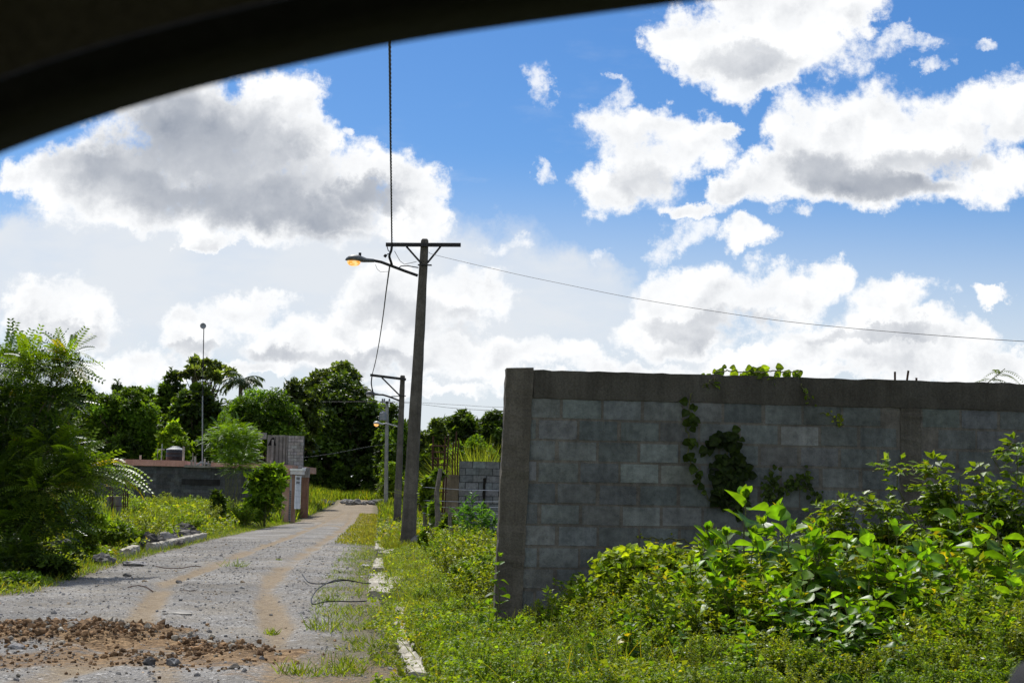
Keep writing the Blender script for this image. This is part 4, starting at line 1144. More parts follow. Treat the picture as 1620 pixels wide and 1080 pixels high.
loop_band([offs(.0042, .476), offs(.02, .482), offs(.06, .478), offs(.075, .46)], 'door_frame', MAT['paint'])
# roof lining over the seats, rising from the window trim
xs_ = np.linspace(-.66, 1.5, 30); top = LS[(LS[:, 2] > cen[2])]; o_ = np.argsort(top[:, 0]); zt2 = np.interp(xs_, top[o_, 0], top[o_, 2])
b = MB(); rows = []
for y, dz in ((.385, .047), (.33, .066), (.22, .088), (.05, .13), (-.2, .15), (-.5, .14), (-.8, .10)):
    w = sst(.385, .0, y); rows.append(np.stack([xs_, np.full(30, y), zt2 * (1 - .0) * (1 - w) + np.maximum(zt2, 1.43) * w + dz], -1))
V = np.concatenate(rows); i = np.arange(6)[:, None] * 30 + np.arange(29)[None]
b.add(V, np.stack([i, i + 1, i + 31, i + 30], -1).reshape(-1, 4)); b.add(V + np.array([0, 0, .03]), np.stack([i, i + 30, i + 31, i + 1], -1).reshape(-1, 4)); b.build('roof', MAT['liner'], car, co, True)
lowz = LS[:, 2].min(); x0_, x1_ = LS[:, 0].min() - .03, LS[:, 0].max() + .03
b = MB(); q = [(lowz - .055, .385), (lowz - .09, .375), (lowz - .30, .38), (lowz - .62, .40), (lowz - .64, .52), (lowz - .30, .56), (lowz - .07, .50), (lowz - .055, .478)]
V = np.array([[x, y, z] for x in np.linspace(x0_, x1_, 12) for z, y in q]); i = np.arange(11)[:, None] * 8 + np.arange(8)[None]; i2 = np.arange(11)[:, None] * 8 + (np.arange(8)[None] + 1) % 8
b.add(V, np.stack([i, i2, i2 + 8, i + 8], -1).reshape(-1, 4)); b.build('door', MAT['paint'], car, co, True)
b = MB(); a = np.linspace(0, 6.283, 20, endpoint=False); rings = []
MC0, MC1 = at(1606, 1130, .66), at(1900, 1150, .70)
for t, s_ in ((0, .35), (.05, .72), (.2, .95), (.6, 1.0), (.9, .9), (1.0, .5)):
    c0 = MC0 + (MC1 - MC0) * t; rings.append(c0 + np.stack([np.zeros(20), .035 * s_ * np.cos(a), .030 * s_ * np.sin(a)], -1))
mc_ = (MC0 + MC1) / 2; b.tube([mc_ - np.array([0, 0, .02]), np.array([mc_[0], .60, lowz - .03]), np.array([mc_[0], .50, lowz - .075])], [.016, .018, .024], 10)
ring_loft(b, rings); b.build('mirror', MAT['rubber'], car, co, True)
# ------------------------------------------------------------------ leaf templates
LEAF_S = (np.array([(0, 0, 0), (.5, .42, .05), (0, 1, -.08), (-.5, .42, .05)]), np.array([[0, 1, 2, 3]]))
LEAF_F = (np.array([(0, 0, 0), (.5, .42, .10), (0, 1, -.15), (-.5, .42, .10), (0, .45, 0)]), np.array([[0, 1, 2, 4], [0, 4, 2, 3]]))


def leaf_big(droop=.35, fold=.18, wave=.02, n=7, prof=None):
    t = np.linspace(0, 1, n)
    w = prof(t) if prof else np.sin(np.pi * np.clip(t, 0, 1) ** .78) ** .85 * (1 - .25 * t) * .5
    w[0] = .02; w[-1] = .005
    y = t * (1 - .12 * droop * t); z = -droop * t ** 2 * .8
    V = []
    for i in range(n):
        zz = wave * math.sin(i * 2.1)
        V += [(-w[i], y[i], z[i] + fold * w[i] + zz), (-w[i] * .5, y[i], z[i] + fold * w[i] * .62), (0, y[i], z[i]), (w[i] * .5, y[i], z[i] + fold * w[i] * .62), (w[i], y[i], z[i] + fold * w[i] - zz)]
    i = np.arange(n - 1)[:, None] * 5 + np.arange(4)[None]
    return np.array(V), np.stack([i, i + 1, i + 6, i + 5], -1).reshape(-1, 4), np.tile([.9, .97, 1.35, .97, .9], n) * np.repeat(1 + .10 * (-1.0) ** np.arange(n), 5)


def heart(t): return np.where(t < .25, np.sqrt(np.clip(t / .25, 0, 1)) * .52, .52 * np.cos((t - .25) / .75 * np.pi / 2) ** .8)
LEAF_B = [leaf_big(.25, .25), leaf_big(.55, .3, .03), leaf_big(.85, .2, .02), leaf_big(.1, .4, .01)]
LEAF_H = leaf_big(.35, .25, .01, 6, heart)
BLADE = (np.array([(-.5, 0, 0), (.5, 0, 0), (-.42, .4, .0), (.42, .4, .0), (-.28, .75, -.08), (.28, .75, -.08), (-.03, 1, -.24), (.03, 1, -.24)]), np.array([[0, 1, 3, 2], [2, 3, 5, 4], [4, 5, 7, 6]]))


def pinnate(n=9, lw=.36, ll=.17, droop=.5, fold=.25, term=True):
    """feather leaf of unit length: pairs of small oval leaflets along a drooping stalk"""
    V, Fc = [], []; t = np.linspace(.12, .97, n)
    for q in t:
        y = q * (1 - .18 * droop * q); z = -droop * q * q * .7
        for s in (-1, 1):
            L = ll * (1 - .35 * abs(q - .45)); a = np.array([s * .93, .36, -fold]); a /= np.linalg.norm(a); w = np.array([-a[1] * s, a[0] * s, 0]) * L * lw / 2 * s
            b0 = np.array([0, y, z]); k_ = len(V)
            V += [b0, b0 + a * L * .5 + w, b0 + a * L, b0 + a * L * .5 - w]; Fc.append([k_, k_ + 1, k_ + 2, k_ + 3])
    for q0, q1 in zip(np.linspace(0, .9, 4), np.linspace(.3, 1, 4)):
        k_ = len(V); f_ = lambda q: np.array([0, q * (1 - .18 * droop * q), -droop * q * q * .7])
        V += [f_(q0) + (.006, 0, 0), f_(q1) + (.004, 0, 0), f_(q1) - (.004, 0, 0), f_(q0) - (.006, 0, 0)]; Fc.append([k_, k_ + 1, k_ + 2, k_ + 3])
    return np.array(V), np.array(Fc)


def unit(v): return v / (np.linalg.norm(v, axis=-1, keepdims=True) + 1e-9)
def rdirs(r, n): return unit(r.normal(0, 1, (n, 3)))


def leafcol(r, n, a, b, jit=.22, yellow=.0):
    a, b = np.array(a), np.array(b); t = r.random((n, 1))
    c = (a * (1 - t) + b * t) * np.exp(r.normal(0, jit, (n, 1)))
    if yellow:
        y = r.random((n, 1)) < yellow; c = np.where(y, np.array([[.22, .19, .02]]) * r.uniform(.6, 1.2, (n, 1)), c)
    return np.clip(c * np.array([1.52, 1.45, 1.0]), .004, .6)


DARK = ((.022, .042, .010), (.045, .078, .014)); MIDG = ((.034, .068, .010), (.065, .115, .016)); LIGHT = ((.062, .115, .012), (.115, .17, .020)); YEL = ((.085, .125, .014), (.15, .18, .026))


def clump_leaves(mb, r, c, rad, n, size, cols, tpl=LEAF_F, w=.55, up=.7, hollow=.55, bright=1.0, droop=.0):
    d = rdirs(r, n); d[:, 2] = np.where(d[:, 2] < -.35, -d[:, 2], d[:, 2])
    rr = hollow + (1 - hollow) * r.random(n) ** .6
    rr = rr * (1 + .16 * np.sin(d[:, 0] * 7 + c[0] * 3) * np.sin(d[:, 1] * 6 + c[1]) + .10 * np.sin(d[:, 2] * 9 + c[2]))
    p = np.array(c) + d * rr[:, None] * np.array(rad)
    nrm = unit(d * .5 + np.array([0, 0, up]) + r.normal(0, .5, (n, 3)))
    ax = unit(np.cross(nrm, rdirs(r, n)) + d * .5 + np.array([0, 0, -droop]))
    s = size * np.exp(r.normal(0, .25, n))
    lc = leafcol(r, n, *cols) * bright * (.62 + .45 * rr[:, None])  # leaf colour darkens towards the clump's middle, as inner shade
    mb.scatter(tpl, p, ax, nrm, np.column_stack([s * w, s, s]), lc)


def limb(mb, r, a, b, r0, r1, wob=.08, n=6):
    t = np.linspace(0, 1, n)[:, None]; L = np.linalg.norm(np.array(b) - np.array(a))
    P = np.array(a) * (1 - t) + np.array(b) * t + r.normal(0, wob * L * .3, (n, 3)) * np.sin(t * math.pi); P[:, 2] += (np.sin(t[:, 0] * math.pi) * L * .06)
    mb.tube(P, np.linspace(r0, r1, n), 6, caps=False); return P


def tree(name, label, cat, d, x0, x1, ytop, ybot, ybase, seed, cols=MIDG, leaf=.4, n=6500, ncl=16, mat='leaf', trunk=.18, group=None, w=.55, shape='dome', tpl=LEAF_F, up=.7, clr=None, flat=1.0, droop=0.0):
    """crown fills the pixel box at depth d; clumps carried by limbs from a tapered trunk"""
    r = np.random.default_rng(seed)
    A = at(x0, ytop, d); B = at(x1, ybot, d); cx = (A[0] + B[0]) / 2; hw = (B[0] - A[0]) / 2; zt = A[2]; zb_ = B[2]
    gz = float(H(cx, d)); root = thing(name, label, cat, (cx, d, gz), group); off = (cx, d, gz)
    hh = (zt - zb_) / 2; zc = (zt + zb_) / 2
    ncl = int(ncl * (1.9 if shape == 'dome' else 1)); cl = []
    for q in range(ncl):
        u = (q + .5) / ncl; th = q * 2.399963 + r.uniform(-.4, .4)
        if shape == 'dome':
            z = -.75 + 1.6 * u; rad_ = math.sqrt(max(.05, 1 - max(z, 0) ** 2)) * (1 if z > -.2 else .92); rr = r.uniform(.45, .93)
        elif shape == 'umbrella':
            z = r.uniform(-.5, .9); rad_ = 1; rr = r.uniform(.25, 1.0)
        else:
            z = -.85 + 1.7 * u; rad_ = (1 - u * .8); rr = r.uniform(.3, .7)
        cr = (clr or r.uniform(.20, .36)) * (.8 if shape == 'umbrella' else r.uniform(.75, 1.15))
        c = np.array([cx + hw * rad_ * rr * math.cos(th), d + hw * .9 * rad_ * rr * math.sin(th), zc + hh * z * .74])
        cl.append((c, np.array([hw * cr, hw * cr, min(hh, hw * 1.1) * cr * .85 * flat])))
    if shape != 'umbrella':
        cl.append((np.array([cx, d, zc]), np.array([hw * .6, hw * .6, hh * .7])))
        cl.append((np.array([cx + hw * r.uniform(-.2, .2), d, zt - hh * .3]), np.array([hw * .34, hw * .34, hh * .3])))
    tb = MB(); fork = np.array([cx + r.uniform(-.1, .1) * hw, d, gz + (zb_ - gz) * .75 + hh * .15])
    limb(tb, r, (cx, d, gz - .2), fork, trunk * 1.25, trunk * .85, .05)
    for c, rad in cl[:ncl]:
        limb(tb, r, fork, c, trunk * .5, trunk * .12, .1)
    t_ = tb.build('trunk', MAT['bark'], root, off, True)
    cb_ = MB(); tot = sum(float(np.prod(rd) ** (2 / 3)) for _, rd in cl)
    for c, rad in cl:
        m_ = int(n * 1.25 * float(np.prod(rad) ** (2 / 3)) / tot); br = 1.22 * math.exp(r.normal(0, .32))
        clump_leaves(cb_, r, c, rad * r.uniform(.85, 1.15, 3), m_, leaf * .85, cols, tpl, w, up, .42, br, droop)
    cb_.build('crown', MAT[mat], root, off)
    return root


# ------------------------------------------------------------------ trees at the end of the street
tree('tree', 'dark leafy tree behind the feathery tree, first of the skyline row', 'tree', 122, 20, 110, 604, 720, 790, 201, DARK, .42, 7000, 16)
tree('tree', 'dark tree with ragged top between feathery tree and the round green tree', 'tree', 120, 88, 172, 598, 730, 790, 202, DARK, .40, 7000, 18, clr=.30)
tree('tree', 'round mid-green tree with a pale trunk above the pink parapet', 'tree', 112, 130, 246, 614, 728, 790, 203, MIDG, .34, 9500, 20)
tree('tree', 'thin airy tree top showing sky through it, behind the round green tree', 'tree', 142, 194, 242, 604, 660, 790, 204, MIDG, .36, 1700, 9, shape='umbrella')
tree('conifer', 'narrow dark pointed tree tip poking above the round green tree', 'tree', 140, 170, 200, 601, 720, 790, 205, DARK, .4, 1800, 12, shape='cone', droop=.5)
tree('tree', 'rounded dark evergreen crown standing against the sky by the mast', 'tree', 128, 240, 297, 584, 740, 790, 206, DARK, .40, 6500, 16)
tree('tree', 'open flat-topped tree with visible branches behind the antenna mast', 'tree', 118, 280, 368, 564, 620, 790, 207, ((.05, .075, .03), (.08, .11, .05)), .42, 2000, 30, 'leaf_gloss', .13, shape='umbrella', clr=.15, w=.7, flat=.8)
tree('tree', 'glossy dark tree with pale leaf glints below the flat-topped tree', 'tree', 116, 262, 352, 606, 742, 790, 208, DARK, .42, 8500, 18, 'leaf_gloss', w=.7)
tree('tree', 'bright green fine-leaved tree below the palm', 'tree', 104, 342, 474, 612, 745, 790, 209, ((.03, .068, .008), (.055, .10, .012)), .30, 13000, 22, droop=.3)
tree('tree', 'huge dark glossy broad-leaved tree at the end of the road', 'tree', 152, 462, 612, 590, 794, 790, 210, DARK, .50, 17000, 30, 'leaf_gloss', .34, w=.7)
tree('tree', 'spreading glossy tree crown peaking above the huge dark one', 'tree', 156, 478, 588, 571, 680, 790, 211, ((.028, .045, .015), (.05, .075, .022)), .50, 6500, 22, 'leaf_gloss', .3, w=.7, clr=.24)
tree('tree', 'lower glossy tree shoulder between bright tree and the huge dark one', 'tree', 120, 432, 505, 603, 740, 790, 212, ((.035, .055, .018), (.055, .085, .024)), .48, 5500, 16, 'leaf_gloss', .2, w=.7)
tree('tree', 'dark tree partly hidden behind the transformer pole', 'tree', 140, 592, 642, 640, 790, 795, 213, DARK, .42, 5500, 15)
tree('tree', 'mid-green bushy tree between the second pole and the tallest pole', 'tree', 138, 600, 668, 664, 790, 798, 214, MIDG, .36, 6500, 15)
tree('tree', 'grey-green tree directly behind the rusty column cage', 'tree', 120, 655, 722, 662, 780, 798, 215, ((.035, .06, .016), (.06, .09, .024)), .38, 6500, 16)
tree('tree', 'dark layered tree with wind-swept tips beyond the unfinished wall', 'tree', 126, 690, 770, 650, 740, 798, 216, DARK, .55, 5500, 18, w=.4, clr=.25, droop=.3)
tree('tree', 'dark ragged tree touching the corner of the tall grey wall', 'tree', 124, 742, 830, 650, 760, 798, 217, DARK, .55, 6000, 18, w=.4, clr=.26, droop=.3)
tree('tree', 'yellowish green tree low behind the paler wall', 'tree', 95, 700, 790, 690, 790, 800, 218, MIDG, .30, 6000, 14)
for q, (d, x0, x1, yt, yb, sd_, cc, sz, n_) in enumerate(((112, 215, 262, 672, 760, 230, MIDG, .42, 2600), (106, 250, 300, 668, 760, 231, LIGHT, .36, 2800), (108, 292, 345, 690, 765, 232, MIDG, .36, 2800), (147, 466, 520, 726, 800, 233, DARK, .4, 2400), (148, 508, 562, 732, 800, 234, DARK, .4, 2600), (148, 552, 604, 722, 800, 235, DARK, .42, 2400), (134, 596, 640, 728, 815, 236, LIGHT, .30, 2200), (98, 642, 694, 722, 826, 237, MIDG, .32, 2800), (110, 168, 222, 690, 770, 238, DARK, .4, 2600), (109, 110, 172, 700, 775, 239, DARK, .4, 2600))):
    tree('bush', ['dark bush under the skyline trees, left of the roof pipe'.replace('left of', 'beside'), 'light green bush rising behind the water tank', 'mid-green bush behind the antenna mast foot', 'dark bush at road end next to the block house column', 'dark bush at the middle of the road end', 'dark bush at road end beside the transformer pole', 'light bush between transformer pole and second pole', 'mid-green bush seen between tallest pole and fence posts', 'dark bush low behind the short roof post', 'dark bush low behind the column stub bars'][q], 'bush', d, x0, x1, yt, yb, 795, sd_, cc, sz, n_, 8, trunk=.08)


for q, (d, x0, x1, yt) in enumerate(((150, -30, 90, 618), (152, 70, 190, 614), (148, 170, 290, 624), (150, 270, 400, 606), (148, 380, 500, 612), (152, 575, 680, 664), (150, 640, 760, 658), (148, 730, 860, 662))):
    tree('tree', ['shaded tree at the far back, behind the feathery tree crown', 'shaded back-row tree between the feathery tree and the round green tree', 'shaded back-row tree behind the round green tree', 'shaded back-row tree behind mast and palm', 'shaded back-row tree behind the bright green tree', 'shaded back-row tree behind the slim transformer pole', 'shaded back-row tree behind the fence posts', 'shaded back-row tree cut off by the tall wall corner'][q], 'tree', d, x0, x1, yt, 800, 800, 250 + q, DARK, .5, 4200, 16)


def palm(d, px, ycrown, rad_px, seed, label):
    r = np.random.default_rng(seed); C = at(px, ycrown, d); gz = float(H(C[0], d)); s = d / F
    root = thing('palm_tree', label, 'palm tree', (C[0], d, gz)); off = (C[0], d, gz)
    b = MB(); b.tube([(C[0], d, gz - .2), (C[0] + .1, d, (gz + C[2]) / 2), (C[0], d, C[2] - .2)], [.26, .22, .14], 10); b.build('trunk', MAT['bark'], root, off, True)
    for q in range(17):
        th = q * 2.39996; el = r.uniform(.15, 1.25); L = rad_px * s * r.uniform(.95, 1.25)
        t = np.linspace(0, 1, 14); a = el - t * (1.0 + r.uniform(.3, .9))
        seg = L / 13; rad_ = np.concatenate([[0], np.cumsum(np.cos(a[:-1]) * seg)]); z = np.concatenate([[0], np.cumsum(np.sin(a[:-1]) * seg)])
        Pq = C + np.stack([rad_ * math.cos(th), rad_ * math.sin(th), z], -1)
        b = MB(); b.tube(Pq, np.linspace(.045, .012, 14), 4, (.05, .08, .02), caps=False)
        m_ = 64; tt = r.uniform(.12, 1, m_); pp = np.stack([np.interp(tt, t, Pq[:, i]) for i in range(3)], -1)
        tang = unit(np.stack([np.interp(tt, t, np.gradient(Pq[:, i])) for i in range(3)], -1)); sd2 = unit(np.cross(tang, (0, 0, 1))); sg = np.where(r.random(m_) < .5, -1, 1)[:, None]
        ax = unit(sd2 * sg + tang * .7 + np.array([0, 0, -.45]) + r.normal(0, .12, (m_, 3)))
        ll = .85 * (1 - .55 * tt) * r.uniform(.8, 1.2, m_)
        b.scatter(BLADE, pp, ax, np.tile([0, 0, 1.], (m_, 1)), np.column_stack([np.full(m_, .075), ll, ll]), leafcol(r, m_, (.03, .055, .018), (.06, .09, .03)))
        b.build('frond', MAT['leaf_gloss'], root, off)


palm(114, 381, 604, 36, 301, 'royal palm with arching fronds rising above the bright green tree')

# ------------------------------------------------------------------ feathery tree on the near verge
PIN = [pinnate(9, .40, .20, .35, .2), pinnate(10, .36, .19, .75, .35), pinnate(8, .42, .22, .1, .1)]


def feather_tree():
    r = np.random.default_rng(401)
    d = 25.0; B = at(40, 910, d); gz = float(H(B[0], d)); root = thing('feathery_tree', 'low tree with drooping feathery leaves overhanging the gravel edge', 'tree', (B[0], d, gz)); off = (B[0], d, gz)
    cls = [(70, 560, 60, 40, 24.6), (15, 560, 50, 45, 25.4), (115, 548, 30, 26, 24.4), (30, 620, 70, 45, 25), (80, 610, 50, 30, 24.5), (0, 680, 60, 60, 25.5), (60, 690, 70, 50, 24.8), (100, 700, 48, 42, 24.4), (30, 760, 80, 60, 24.6), (88, 764, 58, 42, 24.2), (138, 738, 32, 34, 24.3), (20, 830, 70, 60, 24.4), (85, 825, 55, 45, 24.1), (188, 738, 24, 26, 24.6), (-40, 740, 60, 90, 25.5), (-50, 600, 60, 60, 25.5), (-40, 850, 60, 60, 25.2), (45, 880, 60, 40, 23.7)]
    tb = MB(); fork = at(10, 800, d)
    limb(tb, r, (B[0] - .3, d, gz - .2), fork, .10, .075, .1)
    cols_ = []
    cb_ = MB()
    for i, (px, py, rx, ry, dd) in enumerate(cls):
        py += 24 if py < 640 else 8; px = px - (18 if py > 640 else 6); rx *= .85; c = at(px, py, dd); s = dd / F; P = limb(tb, r, fork, c, .04, .009, .12)
        n = int(rx * ry * .075) + 24
        dr = rdirs(r, n); dr[:, 2] = np.abs(dr[:, 2]) * np.where(r.random(n) < .62, 1, -1)
        p = c + dr * (r.uniform(.25, 1.0, (n, 1))) * np.array([rx * s * .95, rx * s * .8, ry * s * .95])
        ax = unit(dr * np.array([1, 1, .45]) + np.array([.12, 0, .12]) + r.normal(0, .3, (n, 3)))
        nr_ = unit(np.array([0, 0, 1.0]) + dr * .3 + r.normal(0, .3, (n, 3)))
        L = r.uniform(.30, .52, n) * (1.0 if i not in (13, 10) else 1.25)
        clump_leaves(cb_, r, c, np.array([rx * s * .9, rx * s * .8, ry * s * .85]), int(rx * ry * .14), .085, ((.022, .046, .009), (.045, .085, .012)), LEAF_F, .45, .6, .2, 1.0)  # dark-coloured fill leaves deepen the shade inside the crown
        young = i in (0, 2, 10, 13, 9, 7); base_c = ((.05, .10, .010), (.11, .17, .015)) if young else ((.024, .052, .009), (.055, .10, .013))  # clumps the sun catches get lighter leaf colours, the others shade tones
        lc = leafcol(r, n, *base_c, .25, .03 if young else .01)
        kind = r.integers(0, 3, n)
        if i == 13: ax[:, 2] = np.abs(ax[:, 2]) * .3; kind[:] = 1
        for q in range(3):
            m_ = kind == q
            if m_.any(): cb_.scatter(PIN[q], p[m_], ax[m_], nr_[m_], L[m_], lc[m_])
    tb.build('trunk', MAT['bark'], root, off, True); cb_.build('crown', MAT['leaf_gloss'], root, off)


feather_tree()


def bush_at(name, label, cat, px, py, d, rx, ry, seed, cols, leaf, n, tpl=LEAF_F, w=.5, mat='leaf', group=None, ncl=6, stems=True, bright=1.0, pin=False, droop=0):
    """rounded plant whose centre stands at a pixel, with stems down to the soil"""
    r = np.random.default_rng(seed); c = at(px, py, d); s = d / F; gz = float(H(c[0], d))
    root = thing(name, label, cat, (c[0], d, gz), group); off = (c[0], d, gz)
    cb_ = MB(); tb = MB(); low = name in ('shrub', 'vine', 'bush') and c[2] - gz < 2.2
    n0 = ncl; ncl = ncl + (max(4, ncl // 2) if low else 0); n = int(n * ncl / n0)
    for q in range(ncl):
        o = r.uniform(-1, 1, 3) * np.array([.55, .55, .55])
        if q >= n0: o[2] = -r.uniform(.3, 1.0) * (c[2] - gz) / (ry * s)
        cc = c + o * np.array([rx * s, rx * s, ry * s]); rad = np.array([rx * s, rx * s * .9, ry * s]) * r.uniform(.42, .62)
        limb(tb, r, (c[0] + o[0] * .1, d + o[1] * .1, gz - .1), cc, .014, .005, .1)
        m_ = n // ncl
        if pin:
            dr = rdirs(r, m_); dr[:, 2] = np.abs(dr[:, 2]); p = cc + dr * rad * r.uniform(.3, 1, (m_, 1)); ax = unit(dr * np.array([1, 1, .5]) + r.normal(0, .25, (m_, 3)))
            cb_.scatter(tpl, p, ax, unit(np.array([0, 0, 1.]) + r.normal(0, .3, (m_, 3))), leaf * r.uniform(.7, 1.25, m_), leafcol(r, m_, *cols) * bright)
        else:
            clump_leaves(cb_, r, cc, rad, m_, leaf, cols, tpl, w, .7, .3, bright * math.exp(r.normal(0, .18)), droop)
    tb.build('stem', MAT['stem'], root, off, True); cb_.build('foliage', MAT[mat], root, off)
    return root


# light green saplings by the block house
bush_at('young_tree', 'light green young tree with lacy leaves before the house corner', 'tree', 368, 722, 68, 42, 52, 411, ((.055, .115, .010), (.10, .175, .016)), .42, 1400, PIN[0], mat='leaf', ncl=16, pin=True)
bush_at('shrub', 'dense green shrub beside the pink gate pillar', 'shrub', 418, 768, 70, 34, 34, 412, ((.05, .105, .010), (.10, .165, .016)), .24, 3200, ncl=12)
bush_at('shrub', 'light shrub under the lacy young tree', 'shrub', 345, 795, 64, 12, 18, 413, DARK, .2, 900)
bush_at('shrub', 'yellow-green shrub at the verge under the feathery tree tips', 'shrub', 128, 812, 30, 36, 30, 414, LIGHT, .10, 4200, ncl=9)
bush_at('shrub', 'bright low shrub between feathery tree and the rubble heap', 'shrub', 168, 842, 36, 40, 18, 415, LIGHT, .10, 3600, ncl=9)
bush_at('shrub', 'dark rounded shrub before the column stub', 'shrub', 212, 852, 38, 20, 11, 416, MIDG, .10, 1800)
bush_at('shrub', 'small weed bush at the grass edge under the feathery tree', 'shrub', 20, 918, 22, 60, 16, 422, MIDG, .06, 4200, ncl=8)
bush_at('shrub', 'leafy creeper clump in the shade below the feathery tree', 'shrub', 70, 900, 23.5, 42, 18, 423, DARK, .07, 2600, ncl=7)
bush_at('shrub', 'pale leafy clump around the long kerb end', 'shrub', 140, 880, 31, 34, 11, 424, LIGHT, .08, 2400, ncl=7)
# around fence and second wall
bush_at('vine', 'bright vine clinging to the fence post near the tallest pole', 'vine', 677, 778, 38, 8, 28, 432, LIGHT, .16, 620, LEAF_F, .8, ncl=6)
bush_at('vine', 'leafy creeper climbing the crooked fence post', 'vine', 706, 838, 32, 16, 22, 433, LIGHT, .10, 900, LEAF_F, .7, ncl=7)
bush_at('vine', 'creeper topping the crooked post under the rusty cage', 'vine', 692, 752, 36, 9, 7, 434, MIDG, .13, 240, LEAF_F, .7, ncl=4)


def grass_clump(name, label, px, d, wpx, ytop, seed, cols, n, bw=.035, cat='grass clump'):
    r = np.random.default_rng(seed); c = at(px, 800, d); s = d / F; gz = float(H(c[0], d)); zt = at(px, ytop, d)[2]
    p = np.column_stack([c[0] + r.normal(0, .45, n) * wpx * s, d + r.normal(0, .5, n), np.full(n, gz)])
    L = (zt - gz) * r.uniform(.55, 1.05, n); o = unit(np.column_stack([r.normal(0, .33, n), r.normal(0, .33, n), np.ones(n)]))
    mb = MB(); nrm_g = unit(np.column_stack([r.normal(0, 1, n), r.normal(0, 1, n), np.full(n, .3)]))
    mb.scatter(BLADE, p, o, nrm_g, np.column_stack([np.full(n, bw), L, L * 1.4]), leafcol(r, n, *cols, .25, .04))
    ob = mb.build(name, MAT['leaf'], None, (c[0], d, gz)); ob.location = (c[0], d, gz)
    return tag(ob, label, cat)


for q, (px, wp, yt) in enumerate(((738, 12, 716), (758, 16, 698), (780, 12, 706))):
    grass_clump('cane_grass', ['short arching cane grass above the stepped wall corner', 'tallest yellow cane grass plume behind the paler block wall', 'cane grass clump meeting the tall grey wall end'][q], px, 49, wp, yt, 440 + q, ((.075, .12, .02), (.15, .18, .04)), 800, .032)

# ------------------------------------------------------------------ plants before the long wall
def weed_bush(seed, h, rad, leaf, cols, stems=22, per=46, tpl=LEAF_S, w=.5, yellow=.03):
    """many fine upright stems set with small leaves; returned as two builders in local space"""
    r = np.random.default_rng(seed); tb, lb = MB(), MB()
    for q in range(stems):
        a = r.uniform(0, 6.283); e = rad * math.sqrt(r.random()); hh = h * r.uniform(.6, 1.05) * (1 - .25 * (e / rad) ** 2)
        b0 = np.array([math.cos(a) * e * .35, math.sin(a) * e * .35, 0]); tp = np.array([math.cos(a) * e, math.sin(a) * e, hh])
        t = np.linspace(0, 1, 6)[:, None]; bend = r.normal(0, .05, 3) * np.array([1, 1, .2])
        Pq = b0 + (tp - b0) * t + bend * np.sin(t * math.pi) * h; Pq[:, 2] = hh * (t[:, 0] ** .85)
        tb.tube(Pq, np.linspace(.0045, .0015, 6), 3, (1, 1, 1), caps=False)
        tt = .12 + .9 * r.random(per) ** .75; tt = np.clip(tt, 0, 1); pp = np.stack([np.interp(tt, t[:, 0], Pq[:, i]) for i in range(3)], -1) + r.normal(0, .030, (per, 3)) * (1.2 - .8 * tt[:, None])
        d = rdirs(r, per) * np.array([1, 1, .5]) + np.array([0, 0, .35]); nr_ = unit(np.array([0, 0, 1.]) + r.normal(0, .55, (per, 3)))
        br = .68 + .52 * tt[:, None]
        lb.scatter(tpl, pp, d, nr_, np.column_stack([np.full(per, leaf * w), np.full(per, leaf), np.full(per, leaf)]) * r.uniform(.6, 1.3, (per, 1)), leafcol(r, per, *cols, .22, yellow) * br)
    return tb, lb


def broad_plant(seed, h, leaf, nst=3, cols=((.04, .10, .008), (.085, .16, .012))):
    """upright weed with opposite pairs of broad pointed leaves, bright young ones at each tip"""
    r = np.random.default_rng(seed); tb, lb = MB(), MB()
    for q in range(nst):
        a = r.uniform(0, 6.283); e = 0 if q == 0 else r.uniform(.12, .36); hh = h * (1.0 if q == 0 else r.uniform(.6, .92))
        n = 10; t = np.linspace(0, 1, n)[:, None]; Pq = np.array([[math.cos(a), math.sin(a), 0]]) * (e * t ** .7) + np.array([[0, 0, 1.]]) * hh * t + r.normal(0, .012, (n, 3)); Pq[0] = (0, 0, -.05)
        tb.tube(Pq, np.linspace(.010, .004, n), 5, (.8, .9, .7), caps=False)
        nod = int(hh / .085); ph = r.uniform(0, 3.14)
        for i in range(2, nod + 1):
            u = i / nod; p = np.array([np.interp(u, t[:, 0], Pq[:, c_]) for c_ in range(3)])
            for sgn in (0, math.pi):
                if r.random() < .10: continue
                th = ph + (i % 2) * 1.57 + sgn + r.normal(0, .25); el = (.15 + .7 * sst(.75, 1, u)) + r.normal(0, .22)
                L = leaf * (.55 + .65 * math.sin(min(1, (1 - u) * 1.25 + .22) * 1.57)) * r.uniform(.75, 1.15)
                if u > .93: L *= .55
                ax = np.array([[math.cos(th) * math.cos(el), math.sin(th) * math.cos(el), math.sin(el)]]); nr_ = unit(np.array([[0, 0, 1.]]) + r.normal(0, .22, (1, 3)) - ax * .1)
                tp = LEAF_B[r.integers(0, 4) if u < .85 else 3]; pet = p + ax[0] * L * .16
                tb.tube([p, p + (pet - p) * .6, pet], .0022, 3, (.8, 1, .6), caps=False)
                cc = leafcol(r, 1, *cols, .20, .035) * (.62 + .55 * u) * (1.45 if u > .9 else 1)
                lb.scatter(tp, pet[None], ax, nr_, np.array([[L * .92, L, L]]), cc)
        for j in range(5):                                   # young tip
            th = r.uniform(0, 6.283); el = r.uniform(.7, 1.35); L = leaf * r.uniform(.3, .5); ax = np.array([[math.cos(th) * math.cos(el), math.sin(th) * math.cos(el), math.sin(el)]])
            lb.scatter(LEAF_B[3], Pq[-1][None], ax, unit(r.normal(0, 1, (1, 3))), np.array([[L * .7, L, L]]), leafcol(r, 1, (.09, .16, .012), (.13, .20, .02)))
    return tb, lb


